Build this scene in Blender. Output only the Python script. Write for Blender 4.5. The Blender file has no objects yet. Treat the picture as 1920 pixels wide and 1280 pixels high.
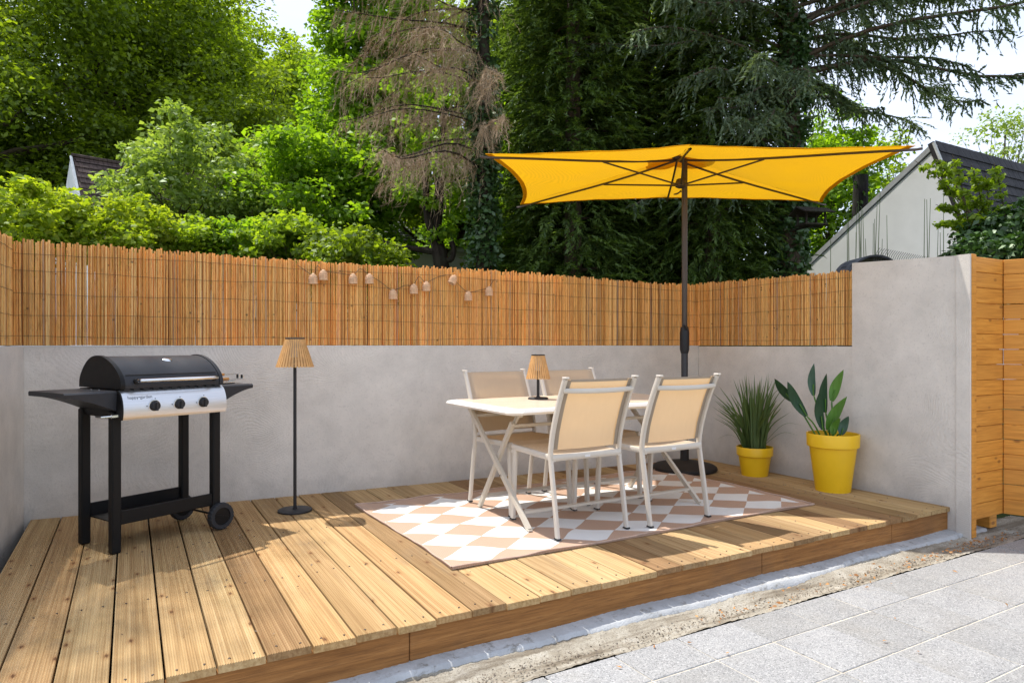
import bpy, math, random
import numpy as np
from mathutils import Vector, Matrix

R = math.radians
scene = bpy.context.scene
C = scene.collection

# ------------------------------------------------------------------ camera
cam_d = bpy.data.cameras.new('camera')
cam = bpy.data.objects.new('camera', cam_d)
C.objects.link(cam)
EYE = 1.05                                   # camera height above the deck
cam.location = (0, 0, EYE)
cam.rotation_euler = (R(90), 0, R(-30))
cam_d.lens = 24.0
cam_d.sensor_width = 36.0
cam_d.shift_y = 0.0042
cam_d.clip_start = 0.05
cam_d.clip_end = 500
scene.camera = cam
COSV, SINV = math.cos(R(30)), math.sin(R(30))


def B(right, ahead):
    """metres to the right of and ahead of the standpoint -> world x, y"""
    return (right * COSV + ahead * SINV, -right * SINV + ahead * COSV)


# ------------------------------------------------------------------ sky and sun
SUN_D = Vector((0.22, -0.46, -1.0)).normalized()
elev = math.asin(-SUN_D.z)
rot = math.atan2(-SUN_D.x, -SUN_D.y)
world = bpy.data.worlds.new('World')
scene.world = world
world.use_nodes = True
nt = world.node_tree
nt.nodes.clear()
wo = nt.nodes.new('ShaderNodeOutputWorld')
bg = nt.nodes.new('ShaderNodeBackground')
sky = nt.nodes.new('ShaderNodeTexSky')
sky.sky_type = 'NISHITA'
sky.sun_disc = False
sky.sun_elevation = elev
sky.sun_rotation = rot
sky.air_density = 1.0
sky.dust_density = 1.6
sky.ozone_density = 1.0
tc = nt.nodes.new('ShaderNodeTexCoord')
mp = nt.nodes.new('ShaderNodeMapping')
mp.inputs['Scale'].default_value = (1.6, 1.6, 5.0)
mp.inputs['Rotation'].default_value = (0.0, 0.25, 0.4)
nz = nt.nodes.new('ShaderNodeTexNoise')
nz.inputs['Scale'].default_value = 1.7
nz.inputs['Detail'].default_value = 7
nz.inputs['Roughness'].default_value = 0.55
cr = nt.nodes.new('ShaderNodeValToRGB')
cr.color_ramp.elements[0].position = 0.30
cr.color_ramp.elements[0].color = (0.62, 0.62, 0.62, 1)
cr.color_ramp.elements[1].position = 0.66
cr.color_ramp.elements[1].color = (0.97, 0.97, 0.97, 1)
mixw = nt.nodes.new('ShaderNodeMix')
mixw.data_type = 'RGBA'
mixw.inputs['B'].default_value = (3.95, 4.4, 5.35, 1)      # thin bright cloud
nt.links.new(tc.outputs['Generated'], mp.inputs['Vector'])
nt.links.new(mp.outputs['Vector'], nz.inputs['Vector'])
nt.links.new(nz.outputs['Fac'], cr.inputs['Fac'])
nt.links.new(cr.outputs['Color'], mixw.inputs['Factor'])
nt.links.new(sky.outputs['Color'], mixw.inputs['A'])
nt.links.new(mixw.outputs['Result'], bg.inputs['Color'])
bg.inputs['Strength'].default_value = 0.10
nt.links.new(bg.outputs['Background'], wo.inputs['Surface'])

sun_d = bpy.data.lights.new('sun', 'SUN')
sun_d.energy = 2.3
sun_d.angle = R(0.53)
sun_d.color = (1.0, 0.955, 0.88)
sun = bpy.data.objects.new('sun', sun_d)
C.objects.link(sun)
sun.location = (-2, 8, 20)
sun.rotation_euler = SUN_D.to_track_quat('-Z', 'Y').to_euler()

vs = scene.view_settings
vs.view_transform = 'Standard'
vs.look = 'None'
vs.gamma = 1.0
vs.exposure = 1.40
vs.use_curve_mapping = False
scene.cycles.max_bounces = 10
scene.cycles.transparent_max_bounces = 12
scene.cycles.use_denoising = True


# ------------------------------------------------------------------ materials
class NB:
    """small node-building helper"""

    def __init__(self, name):
        m = self.m = bpy.data.materials.new(name)
        m.use_nodes = True
        self.t = m.node_tree
        self.t.nodes.clear()
        self.out = self.n('OutputMaterial')

    def n(self, kind, **kw):
        nd = self.t.nodes.new('ShaderNode' + kind)
        for k, v in kw.items():
            if hasattr(nd, k) and k not in nd.inputs:
                setattr(nd, k, v)
            else:
                self.set(nd.inputs[k], v)
        return nd

    def set(self, sock, v):
        if hasattr(v, 'outputs'):
            v = v.outputs[0]
        if isinstance(v, bpy.types.NodeSocket):
            self.t.links.new(v, sock)
        else:
            if isinstance(v, tuple) and len(v) == 3 and sock.type == 'RGBA':
                v = (*v, 1)
            sock.default_value = v

    def mix(self, f, a, b, mode='MIX'):
        nd = self.n('Mix', data_type='RGBA', blend_type=mode)
        self.set(nd.inputs['Factor'], f)
        self.set(nd.inputs['A'], a)
        self.set(nd.inputs['B'], b)
        return nd.outputs['Result']

    def math(self, op, a, b=0.0, c=0.0):
        nd = self.n('Math', operation=op)
        self.set(nd.inputs[0], a)
        self.set(nd.inputs[1], b)
        self.set(nd.inputs[2], c)
        return nd.outputs[0]

    def ramp(self, f, *stops):
        nd = self.n('ValToRGB')
        self.set(nd.inputs[0], f)
        e = nd.color_ramp.elements
        while len(e) < len(stops):
            e.new(0.5)
        for el, (p, c) in zip(e, stops):
            el.position = p
            el.color = (*c, 1) if isinstance(c, tuple) else (c, c, c, 1)
        return nd.outputs[0]

    def noise(self, vec, scale, detail=4, rough=0.5, dist=0.0):
        nd = self.n('TexNoise', Scale=scale, Detail=detail, Roughness=rough, Distortion=dist)
        if vec is not None:
            self.set(nd.inputs['Vector'], vec)
        return nd.outputs['Fac']

    def vec(self, scale=(1, 1, 1), kind='Object', off=None, rotz=0.0):
        t = self.n('TexCoord')
        mpn = self.n('Mapping')
        self.t.links.new(t.outputs[kind], mpn.inputs['Vector'])
        mpn.inputs['Scale'].default_value = scale
        mpn.inputs['Rotation'].default_value = (0, 0, rotz)
        if off is not None:
            self.set(mpn.inputs['Location'], off)
        return mpn.outputs[0]

    def bump(self, h, strength=0.3, dist=0.01):
        nd = self.n('Bump', Strength=strength, Distance=dist)
        self.set(nd.inputs['Height'], h)
        return nd.outputs[0]

    def done(self, col, rough=0.6, metal=0.0, normal=None, spec=0.5, **kw):
        p = self.n('BsdfPrincipled')
        self.set(p.inputs['Base Color'], col)
        self.set(p.inputs['Roughness'], rough)
        self.set(p.inputs['Metallic'], metal)
        p.inputs['Specular IOR Level'].default_value = spec
        if normal is not None:
            self.set(p.inputs['Normal'], normal)
        for k, v in kw.items():
            self.set(p.inputs[k.replace('_', ' ')], v)
        self.t.links.new(p.outputs[0], self.out.inputs[0])
        return self.m


def plain(name, col, rough=0.5, metal=0.0, spec=0.5, vary=0.12, scale=9.0, bump=0.0):
    b = NB(name)
    v = b.vec()
    f = b.noise(v, scale, 5, 0.6)
    lo = tuple(c * (1 - vary) for c in col)
    hi = tuple(min(1, c * (1 + vary)) for c in col)
    colr = b.ramp(f, (0.3, lo), (0.7, hi))
    rg = b.math('MULTIPLY_ADD', f, 0.16, rough - 0.08)
    nm = b.bump(b.noise(v, scale * 25, 3, 0.6), bump, 0.002) if bump else None
    return b.done(colr, rg, metal, nm, spec)


def leafmat(name, dark, light, trans=0.45, gloss=0.12):
    b = NB(name)
    g = b.n('NewGeometry')
    f = g.outputs['Random Per Island']
    v = b.vec()
    big = b.noise(v, 0.9, 2, 0.5)
    ff = b.math('ADD', b.math('MULTIPLY', f, 0.65), b.math('MULTIPLY', big, 0.35))
    col = b.ramp(ff, (0.12, dark), (0.85, light))
    d = b.n('BsdfDiffuse', Color=col)
    tcol = b.mix(1.0, col, (1.0, 1.0, 0.55), 'MULTIPLY')
    tr = b.n('BsdfTranslucent', Color=b.mix(1.0, tcol, (1.7, 1.75, 1.2), 'MULTIPLY'))
    ms = b.n('MixShader', Fac=trans)
    b.t.links.new(d.outputs[0], ms.inputs[1])
    b.t.links.new(tr.outputs[0], ms.inputs[2])
    gl = b.n('BsdfGlossy', Color=(0.75, 0.85, 0.7), Roughness=0.5)
    ms2 = b.n('MixShader', Fac=gloss * 0.3)
    b.t.links.new(ms.outputs[0], ms2.inputs[1])
    b.t.links.new(gl.outputs[0], ms2.inputs[2])
    b.t.links.new(ms2.outputs[0], b.out.inputs[0])
    return b.m


M = {}


def mat_plank():
    b = NB('plank_wood')
    oi = b.n('ObjectInfo')
    rnd = oi.outputs['Random']
    cmb = b.n('CombineXYZ')
    b.set(cmb.inputs[0], b.math('MULTIPLY', rnd, 37.0))
    b.set(cmb.inputs[1], b.math('MULTIPLY', rnd, 91.0))
    att = b.n('Attribute', attribute_type='OBJECT', attribute_name='tint')
    tint = att.outputs['Fac']
    v1 = b.vec((26, 1.7, 26), off=cmb.outputs[0])
    v2 = b.vec((1, 1, 1), off=cmb.outputs[0])
    v3 = b.vec((90, 3.0, 90), off=cmb.outputs[0])
    # growth rings cut lengthwise, swirling round the knots
    vor = b.n('TexVoronoi', Scale=1.0, feature='F1', voronoi_dimensions='2D')
    b.set(vor.inputs['Vector'], b.vec((8.0, 9.0, 4), off=cmb.outputs[0]))
    vd = vor.outputs['Distance']
    grain = b.noise(v1, 1.0, 4, 0.6, 0.8)
    wv = b.n('TexWave', wave_type='BANDS', bands_direction='X', Scale=9.0, Distortion=3.2, Detail=2.0)
    wv.inputs['Detail Scale'].default_value = 0.7
    b.set(wv.inputs['Vector'], b.vec((2.0, 0.16, 1), off=cmb.outputs[0]))
    fine = b.noise(v3, 1.0, 3, 0.6)
    blot = b.noise(v2, 3.2, 3, 0.55)
    light = b.ramp(grain, (0.25, (0.46, 0.315, 0.150)), (0.55, (0.585, 0.425, 0.220)), (0.8, (0.65, 0.500, 0.290)))
    dark = b.ramp(grain, (0.25, (0.115, 0.062, 0.028)), (0.55, (0.205, 0.118, 0.056)), (0.8, (0.285, 0.175, 0.090)))
    col = b.mix(tint, light, dark)
    col = b.mix(b.math('MULTIPLY', wv.outputs['Fac'], 0.18), col, b.mix(1.0, col, (0.60, 0.45, 0.30), 'MULTIPLY'))
    col = b.mix(b.ramp(blot, (0.50, 0.0), (0.78, 0.42)), col, b.mix(1.0, col, (0.78, 0.80, 0.62), 'MULTIPLY'))
    col = b.mix(b.ramp(fine, (0.40, 0.40), (0.56, 0.0)), col, b.mix(1.0, col, (0.50, 0.37, 0.25), 'MULTIPLY'))
    cellr = b.n('SeparateColor')
    b.set(cellr.inputs[0], vor.outputs['Color'])
    has = b.math('GREATER_THAN', cellr.outputs[0], 0.60)
    halo = b.math('MULTIPLY', b.ramp(vd, (0.02, 0.55), (0.17, 0.0)), has)
    knot = b.math('MULTIPLY', b.ramp(vd, (0.030, 0.9), (0.055, 0.25), (0.085, 0.0)), has)
    col = b.mix(halo, col, b.mix(1.0, col, (0.72, 0.50, 0.34), 'MULTIPLY'))
    col = b.mix(knot, col, (0.13, 0.060, 0.025))
    # every board its own tone: towards straw, towards pink-brown, towards grey
    wn = b.n('TexWhiteNoise', noise_dimensions='1D')
    b.set(wn.inputs['W'], b.math('MULTIPLY', rnd, 311.0))
    sc = b.n('SeparateColor')
    b.set(sc.inputs[0], wn.outputs['Color'])
    col = b.mix(b.math('MULTIPLY', sc.outputs[0], 0.75), col, b.mix(1.0, col, (0.97, 0.83, 0.74), 'MULTIPLY'))
    col = b.mix(b.math('MULTIPLY', sc.outputs[1], 0.35), col, b.mix(1.0, col, (0.90, 0.88, 0.74), 'MULTIPLY'))
    grime = b.noise(b.vec((5, 3, 5), off=cmb.outputs[0]), 1.6, 6, 0.7)
    col = b.mix(b.ramp(grime, (0.54, 0.0), (0.74, 0.42)), col, (0.19, 0.150, 0.105))
    h = b.math('ADD', b.math('MULTIPLY', fine, 0.6), b.math('MULTIPLY', grain, 0.6))
    return b.done(col, 0.72, 0, b.bump(h, 0.35, 0.003), 0.25)


def mat_fascia():
    b = NB('fascia_wood')
    v = b.vec((0.8, 14, 22))
    g = b.noise(v, 2.2, 6, 0.66, 0.5)
    sp = b.noise(b.vec((5, 120, 120)), 1.6, 3, 0.7)
    bl = b.noise(b.vec((1, 1, 1)), 2.6, 4, 0.6)
    col = b.ramp(g, (0.28, (0.20, 0.085, 0.026)), (0.55, (0.37, 0.170, 0.054)), (0.8, (0.48, 0.245, 0.088)))
    col = b.mix(b.ramp(sp, (0.36, 0.50), (0.52, 0.0)), col, (0.15, 0.07, 0.028))
    col = b.mix(b.ramp(bl, (0.52, 0.0), (0.8, 0.55)), col, (0.18, 0.10, 0.05))
    return b.done(col, 0.8, 0, b.bump(b.math('ADD', g, sp), 0.4, 0.004), 0.2)


def mat_fence_wood():
    b = NB('fence_wood')
    oi = b.n('ObjectInfo')
    cmb = b.n('CombineXYZ')
    b.set(cmb.inputs[0], b.math('MULTIPLY', oi.outputs['Random'], 53.0))
    b.set(cmb.inputs[2], b.math('MULTIPLY', oi.outputs['Random'], 31.0))
    g = b.noise(b.vec((2.2, 2.2, 40), off=cmb.outputs[0]), 1.6, 5, 0.6, 0.5)
    col = b.ramp(g, (0.25, (0.46, 0.175, 0.024)), (0.55, (0.70, 0.300, 0.045)), (0.8, (0.80, 0.39, 0.075)))
    vor = b.n('TexVoronoi', Scale=1.0)
    b.set(vor.inputs['Vector'], b.vec((7, 7, 13), off=cmb.outputs[0]))
    col = b.mix(b.ramp(vor.outputs['Distance'], (0.10, 0.75), (0.20, 0.0)), col, (0.20, 0.07, 0.016))
    col = b.mix(b.math('MULTIPLY', oi.outputs['Random'], 0.30), col, (0.40, 0.19, 0.05))
    return b.done(col, 0.62, 0, b.bump(g, 0.25, 0.003), 0.35)


def mat_render(name='wall_render', base=(0.725, 0.675, 0.605)):
    b = NB(name)
    v = b.vec()
    big = b.noise(v, 0.9, 5, 0.6)
    mid = b.noise(v, 5.5, 5, 0.65)
    # trowel sweeps: curved combed lines that turn from place to place
    dv = b.n('TexNoise', Scale=1.1, Detail=1.0)
    b.set(dv.inputs['Vector'], v)
    add = b.n('VectorMath', operation='MULTIPLY_ADD')
    b.set(add.inputs[0], dv.outputs['Color'])
    add.inputs[1].default_value = (1.4, 1.4, 1.4)
    b.set(add.inputs[2], v)
    sw = b.n('TexWave', wave_type='RINGS', Scale=26.0, Distortion=4.0, Detail=2.0)
    sw.inputs['Detail Scale'].default_value = 2.2
    b.set(sw.inputs['Vector'], add.outputs[0])
    grit = b.noise(v, 260, 3, 0.7)
    grit2 = b.noise(v, 70, 3, 0.6)
    lo = tuple(c * 0.82 for c in base)
    hi = tuple(min(.8, c * 1.10) for c in base)
    col = b.ramp(b.math('ADD', b.math('MULTIPLY', big, 0.6), b.math('MULTIPLY', mid, 0.4)), (0.36, lo), (0.64, hi))
    col = b.mix(b.ramp(grit2, (0.56, 0.0), (0.76, 0.45)), col, tuple(c * 0.62 for c in base))
    # rising damp with a ragged upper edge
    sep = b.n('SeparateXYZ')
    b.set(sep.inputs[0], v)
    hgt = b.math('ADD', sep.outputs[2], b.math('MULTIPLY', mid, 0.30))
    col = b.mix(b.ramp(hgt, (0.14, 0.45), (0.30, 0.0)), col, tuple(c * 0.60 for c in base))
    h = b.math('ADD', b.math('MULTIPLY', b.math('MULTIPLY', sw.outputs['Fac'], b.ramp(b.noise(v, 1.7, 3, 0.6), (0.42, 0.0), (0.62, 1.0))), 0.42),
               b.math('ADD', b.math('MULTIPLY', grit, 0.5), b.math('MULTIPLY', grit2, 0.5)))
    return b.done(col, 0.88, 0, b.bump(h, 0.55, 0.006), 0.2)


def mat_slab():
    b = NB('speckled_slab')
    oi = b.n('ObjectInfo')
    cmb = b.n('CombineXYZ')
    b.set(cmb.inputs[0], b.math('MULTIPLY', oi.outputs['Random'], 17.0))
    b.set(cmb.inputs[1], b.math('MULTIPLY', oi.outputs['Random'], 71.0))
    v = b.vec(off=cmb.outputs[0])
    s1 = b.n('TexVoronoi', Scale=330.0)
    b.set(s1.inputs['Vector'], v)
    s2 = b.n('TexVoronoi', Scale=240.0)
    b.set(s2.inputs['Vector'], v)
    sepc = b.n('SeparateColor')
    b.set(sepc.inputs[0], s1.outputs['Color'])
    sepd = b.n('SeparateColor')
    b.set(sepd.inputs[0], s2.outputs['Color'])
    big = b.noise(v, 4.0, 4, 0.6)
    col = b.ramp(big, (0.3, (0.28, 0.28, 0.28)), (0.7, (0.345, 0.342, 0.337)))
    col = b.mix(b.ramp(sepc.outputs[0], (0.62, 0.0), (0.85, 0.45)), col, (0.19, 0.19, 0.20))
    col = b.mix(b.ramp(sepd.outputs[1], (0.82, 0.0), (0.92, 0.70)), col, (0.10, 0.10, 0.105))
    col = b.mix(b.ramp(sepd.outputs[0], (0.78, 0.0), (0.9, 0.5)), col, (0.58, 0.57, 0.56))
    st = b.noise(v, 2.1, 5, 0.65)
    col = b.mix(b.ramp(st, (0.50, 0.0), (0.8, 0.45)), col, (0.25, 0.225, 0.185))
    col = b.mix(b.math('MULTIPLY', oi.outputs['Random'], 0.60), col, b.mix(1.0, col, (0.76, 0.75, 0.72), 'MULTIPLY'))
    return b.done(col, 0.7, 0, b.bump(b.noise(v, 180, 2, 0.5), 0.2, 0.002), 0.3)


def mat_rug():
    b = NB('rug_weave')
    t = b.n('TexCoord')
    nzv = b.n('TexNoise', Scale=3.0, Detail=2.0)
    b.t.links.new(t.outputs['Object'], nzv.inputs['Vector'])
    off = b.n('VectorMath', operation='MULTIPLY_ADD')
    b.t.links.new(nzv.outputs['Color'], off.inputs[0])
    off.inputs[1].default_value = (0.035, 0.035, 0)
    b.t.links.new(t.outputs['Object'], off.inputs[2])
    sep = b.n('SeparateXYZ')
    b.set(sep.inputs[0], off.outputs[0])
    xs = b.math('DIVIDE', b.math('SUBTRACT', sep.outputs[0], 1.397), 0.352)
    ys = b.math('DIVIDE', b.math('SUBTRACT', sep.outputs[1], 3.076), 0.272)
    u = b.math('FLOOR', b.math('ADD', xs, ys))
    w = b.math('FLOOR', b.math('SUBTRACT', xs, ys))
    # diamonds: white where both counts are even, brown elsewhere on the other diagonal
    par = b.math('ABSOLUTE', b.math('MODULO', b.math('ADD', u, w), 2.0))
    white = b.math('LESS_THAN', par, 0.5)
    sx = b.n('SeparateXYZ')
    b.t.links.new(t.outputs['Object'], sx.inputs[0])
    wx = b.n('TexWave', wave_type='BANDS', bands_direction='X', Scale=34.0)
    b.t.links.new(t.outputs['Object'], wx.inputs['Vector'])
    wy = b.n('TexWave', wave_type='BANDS', bands_direction='Y', Scale=24.0)
    b.t.links.new(t.outputs['Object'], wy.inputs['Vector'])
    weave = b.math('ADD', b.math('MULTIPLY', wx.outputs['Fac'], 0.75), b.math('MULTIPLY', wy.outputs['Fac'], 0.35))
    # brown woven border all round
    edge = b.math('MAXIMUM', b.math('ABSOLUTE', b.math('SUBTRACT', sx.outputs[0], 2.655)),
                  b.math('ADD', b.math('ABSOLUTE', b.math('SUBTRACT', sx.outputs[1], 3.63)), 0.595))
    inner = b.math('LESS_THAN', edge, 1.285)
    white = b.math('MULTIPLY', white, inner)
    brown = b.mix(weave, (0.36, 0.225, 0.152), (0.57, 0.390, 0.285))
    wht = b.mix(weave, (0.66, 0.655, 0.63), (0.80, 0.795, 0.77))
    col = b.mix(white, brown, wht)
    dirt = b.noise(t.outputs['Object'], 5, 4, 0.6)
    col = b.mix(b.ramp(dirt, (0.5, 0.0), (0.8, 0.18)), col, (0.40, 0.33, 0.27))
    return b.done(col, 0.7, 0, b.bump(weave, 0.55, 0.004), 0.3)


def mat_fabric(name, col, trans, see=0.0, band=None):
    b = NB(name)
    t = b.n('TexCoord')
    wx = b.n('TexWave', wave_type='BANDS', bands_direction='X', Scale=150.0)
    wz = b.n('TexWave', wave_type='BANDS', bands_direction='Z', Scale=150.0)
    b.t.links.new(t.outputs['Object'], wx.inputs['Vector'])
    b.t.links.new(t.outputs['Object'], wz.inputs['Vector'])
    nzf = b.noise(b.vec((30, 30, 4)), 1.5, 3, 0.6)
    f = b.math('ADD', b.math('MULTIPLY', wx.outputs['Fac'], 0.3), b.math('ADD', b.math('MULTIPLY', wz.outputs['Fac'], 0.3), b.math('MULTIPLY', nzf, 0.4)))
    cc = b.ramp(f, (0.2, tuple(c * 0.86 for c in col)), (0.8, tuple(min(1, c * 1.08) for c in col)))
    d = b.n('BsdfDiffuse', Color=cc)
    big = b.noise(b.vec(), 2.3, 3, 0.5)
    tr = b.n('BsdfTranslucent', Color=b.mix(b.ramp(big, (0.3, 0.0), (0.75, 0.16)), cc if band is None else band, (0.30, 0.18, 0.05)))
    ms = b.n('MixShader', Fac=trans)
    b.t.links.new(d.outputs[0], ms.inputs[1])
    b.t.links.new(tr.outputs[0], ms.inputs[2])
    last = ms
    if see:
        tp = b.n('BsdfTransparent')
        m2 = b.n('MixShader', Fac=see)
        b.t.links.new(ms.outputs[0], m2.inputs[1])
        b.t.links.new(tp.outputs[0], m2.inputs[2])
        last = m2
    b.t.links.new(last.outputs[0], b.out.inputs[0])
    return b.m


def mat_reed():
    b = NB('reed_cane')
    oi = b.n('ObjectInfo')
    cmb = b.n('CombineXYZ')
    b.set(cmb.inputs[0], b.math('MULTIPLY', oi.outputs['Random'], 41.0))
    b.set(cmb.inputs[2], b.math('MULTIPLY', oi.outputs['Random'], 23.0))
    g = b.n('NewGeometry')
    isl = g.outputs['Random Per Island']
    r = b.math('FRACT', b.math('ADD', oi.outputs['Random'], isl))
    nv = b.noise(b.vec((30, 30, 5), off=cmb.outputs[0]), 1.0, 4, 0.6)
    node = b.n('TexVoronoi', Scale=1.0)
    b.set(node.inputs['Vector'], b.vec((3, 3, 7.5), off=cmb.outputs[0]))
    col = b.ramp(r, (0.0, (0.40, 0.190, 0.055)), (0.13, (0.66, 0.365, 0.100)), (0.50, (0.90, 0.585, 0.180)),
                 (0.84, (0.96, 0.710, 0.290)), (0.93, (0.74, 0.52, 0.22)), (1.0, (0.40, 0.30, 0.23)))
    col = b.mix(b.ramp(nv, (0.50, 0.0), (0.78, 0.50)), col, (0.34, 0.17, 0.055))
    col = b.mix(b.ramp(node.outputs['Distance'], (0.05, 0.7), (0.11, 0.0)), col, (0.12, 0.06, 0.025))
    mot = b.noise(b.vec((90, 90, 16), off=cmb.outputs[0]), 1.0, 5, 0.7)
    col = b.mix(b.ramp(mot, (0.54, 0.0), (0.74, 0.55)), col, (0.28, 0.14, 0.05))
    blk = b.noise(b.vec((1, 1, 1)), 2.2, 4, 0.6)
    col = b.mix(b.ramp(blk, (0.50, 0.0), (0.78, 0.40)), col, (0.48, 0.31, 0.15))
    d = b.n('BsdfPrincipled', Roughness=0.5)
    b.set(d.inputs['Base Color'], col)
    d.inputs['Specular IOR Level'].default_value = 0.35
    tr = b.n('BsdfTranslucent', Color=b.mix(1.0, col, (1.5, 1.3, 0.9), 'MULTIPLY'))
    ms = b.n('MixShader', Fac=0.30)
    b.t.links.new(d.outputs[0], ms.inputs[1])
    b.t.links.new(tr.outputs[0], ms.inputs[2])
    b.t.links.new(ms.outputs[0], b.out.inputs[0])
    return b.m


def mat_bark(name, lo, hi, scale=6):
    b = NB(name)
    v = b.vec((1, 1, 0.25))
    f = b.noise(v, scale * 3, 6, 0.7, 0.4)
    g = b.noise(b.vec(), scale * 0.5, 3, 0.6)
    col = b.ramp(f, (0.3, lo), (0.7, hi))
    col = b.mix(b.ramp(g, (0.5, 0.0), (0.75, 0.5)), col, (0.07, 0.085, 0.045))
    return b.done(col, 0.9, 0, b.bump(f, 0.8, 0.03), 0.15)


def mat_roof(name, lo, hi, rows=8.0):
    b = NB(name)
    v = b.vec()
    br = b.n('TexBrick', Scale=rows)
    b.set(br.inputs['Vector'], v)
    br.inputs['Color1'].default_value = (*lo, 1)
    br.inputs['Color2'].default_value = (*hi, 1)
    br.inputs['Mortar'].default_value = (lo[0] * .45, lo[1] * .45, lo[2] * .45, 1)
    br.inputs['Mortar Size'].default_value = 0.03
    br.inputs['Row Height'].default_value = 0.6
    n1 = b.noise(v, 3, 4, 0.6)
    col = b.mix(b.ramp(n1, (0.5, 0.0), (0.8, 0.5)), br.outputs['Color'], tuple(c * 1.25 for c in hi))
    return b.done(col, 0.75, 0, b.bump(br.outputs['Fac'], -0.5, 0.02), 0.3)


def mat_ground():
    b = NB('garden_soil')
    v = b.vec()
    f = b.noise(v, 0.8, 6, 0.65)
    g = b.noise(v, 14, 4, 0.6)
    col = b.ramp(f, (0.35, (0.035, 0.055, 0.015)), (0.55, (0.06, 0.075, 0.025)), (0.72, (0.12, 0.095, 0.055)))
    return b.done(col, 0.95, 0, b.bump(g, 0.6, 0.03), 0.1)


def mat_cement():
    b = NB('pale_cement')
    v = b.vec()
    f = b.noise(v, 6, 6, 0.65)
    g = b.noise(v, 120, 3, 0.6)
    h = b.noise(v, 22, 4, 0.7)
    col = b.ramp(f, (0.3, (0.36, 0.365, 0.365)), (0.7, (0.53, 0.535, 0.535)))
    col = b.mix(b.ramp(h, (0.55, 0.0), (0.68, 0.75)), col, (0.20, 0.18, 0.15))
    return b.done(col, 0.85, 0, b.bump(b.math('ADD', g, h), 0.5, 0.006), 0.2)


def mat_gutter():
    b = NB('sandy_gutter')
    v = b.vec()
    f = b.noise(v, 7, 6, 0.7)
    g = b.noise(v, 150, 3, 0.7)
    k = b.noise(b.vec((1, 9, 1)), 1.6, 5, 0.65)
    col = b.ramp(f, (0.3, (0.24, 0.205, 0.155)), (0.55, (0.40, 0.365, 0.30)), (0.75, (0.50, 0.475, 0.42)))
    col = b.mix(b.ramp(k, (0.48, 0.0), (0.62, 0.8)), col, (0.15, 0.12, 0.085))
    col = b.mix(b.ramp(g, (0.36, 0.6), (0.5, 0.0)), col, (0.11, 0.09, 0.07))
    return b.done(col, 0.95, 0, b.bump(b.math('ADD', f, g), 0.6, 0.008), 0.1)


def mat_steel():
    b = NB('brushed_steel')
    v = b.vec((2, 2, 160))
    f = b.noise(v, 3, 3, 0.6)
    col = b.ramp(f, (0.3, (0.60, 0.61, 0.63)), (0.7, (0.72, 0.725, 0.74)))
    return b.done(col, b.math('MULTIPLY_ADD', f, 0.12, 0.28), 0.9, b.bump(f, 0.04, 0.001))


M['plank'] = mat_plank()
M['fascia'] = mat_fascia()
M['fence_wood'] = mat_fence_wood()
M['render'] = mat_render()
M['slab'] = mat_slab()
M['rug'] = mat_rug()
M['sling'] = mat_fabric('beige_sling', (0.70, 0.615, 0.50), 0.50, 0.06, (0.90, 0.725, 0.48))
M['hem'] = plain('hem_fabric', (0.34, 0.28, 0.215), 0.8, vary=0.08)
M['canopy'] = mat_fabric('yellow_canopy', (0.80, 0.425, 0.010), 0.42)
M['reed'] = mat_reed()
M['ground'] = mat_ground()
M['cement'] = mat_cement()
M['gutter'] = mat_gutter()
M['steel'] = mat_steel()
M['chrome'] = plain('chrome', (0.80, 0.80, 0.80), 0.16, 1.0, vary=0.03)
M['grill_lid'] = plain('grill_enamel', (0.024, 0.025, 0.030), 0.5, 0.0, 0.35, 0.10, 30, 0.12)
M['grill_black'] = plain('black_powder_coat', (0.0075, 0.0070, 0.0070), 0.5, 0.0, 0.22, 0.15, 30, 0.15)
M['rubber'] = plain('black_rubber', (0.020, 0.021, 0.024), 0.7, vary=0.2)
M['black_metal'] = plain('black_metal', (0.018, 0.018, 0.020), 0.5, 0.0, 0.4, 0.15)
M['pole_grey'] = plain('dark_grey_metal', (0.050, 0.050, 0.054), 0.42, 0.3, 0.5, 0.1)
M['pole_brown'] = plain('bronze_metal', (0.080, 0.060, 0.045), 0.42, 0.3, 0.5, 0.1)
M['base_black'] = plain('weathered_black_base', (0.024, 0.019, 0.016), 0.72, 0.0, 0.3, 0.3, 14, 0.2)
M['frame'] = plain('taupe_white_frame', (0.62, 0.57, 0.495), 0.38, 0.0, 0.5, 0.04, 6)
M['frame2'] = plain('taupe_table_frame', (0.57, 0.51, 0.42), 0.42, 0.0, 0.5, 0.05, 6)
M['table_rim'] = plain('white_table_rim', (0.80, 0.775, 0.73), 0.35, 0.0, 0.5, 0.03, 6)
M['rattan'] = plain('natural_rattan', (0.60, 0.33, 0.12), 0.6, vary=0.18, scale=25)
M['rattan_pale'] = plain('pale_rattan', (0.72, 0.47, 0.28), 0.65, vary=0.2, scale=40)
M['cord'] = plain('brown_cord', (0.10, 0.065, 0.04), 0.7)
M['wire'] = plain('rusty_wire', (0.07, 0.040, 0.022), 0.7, vary=0.3)
M['pot'] = plain('yellow_pot', (0.90, 0.54, 0.010), 0.42, 0.0, 0.5, 0.04, 5)
M['soil'] = plain('potting_soil', (0.035, 0.024, 0.016), 0.95, vary=0.4, scale=60, bump=0.6)
M['white_wall'] = plain('white_masonry_paint', (0.84, 0.84, 0.83), 0.8, vary=0.04, scale=3, bump=0.5)
M['verge_grey'] = plain('grey_verge', (0.45, 0.46, 0.47), 0.6)
M['verge'] = plain('white_verge', (0.72, 0.72, 0.72), 0.5)
M['roof_brown'] = mat_roof('brown_roof_tiles', (0.060, 0.038, 0.032), (0.10, 0.065, 0.055), 5.0)
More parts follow.
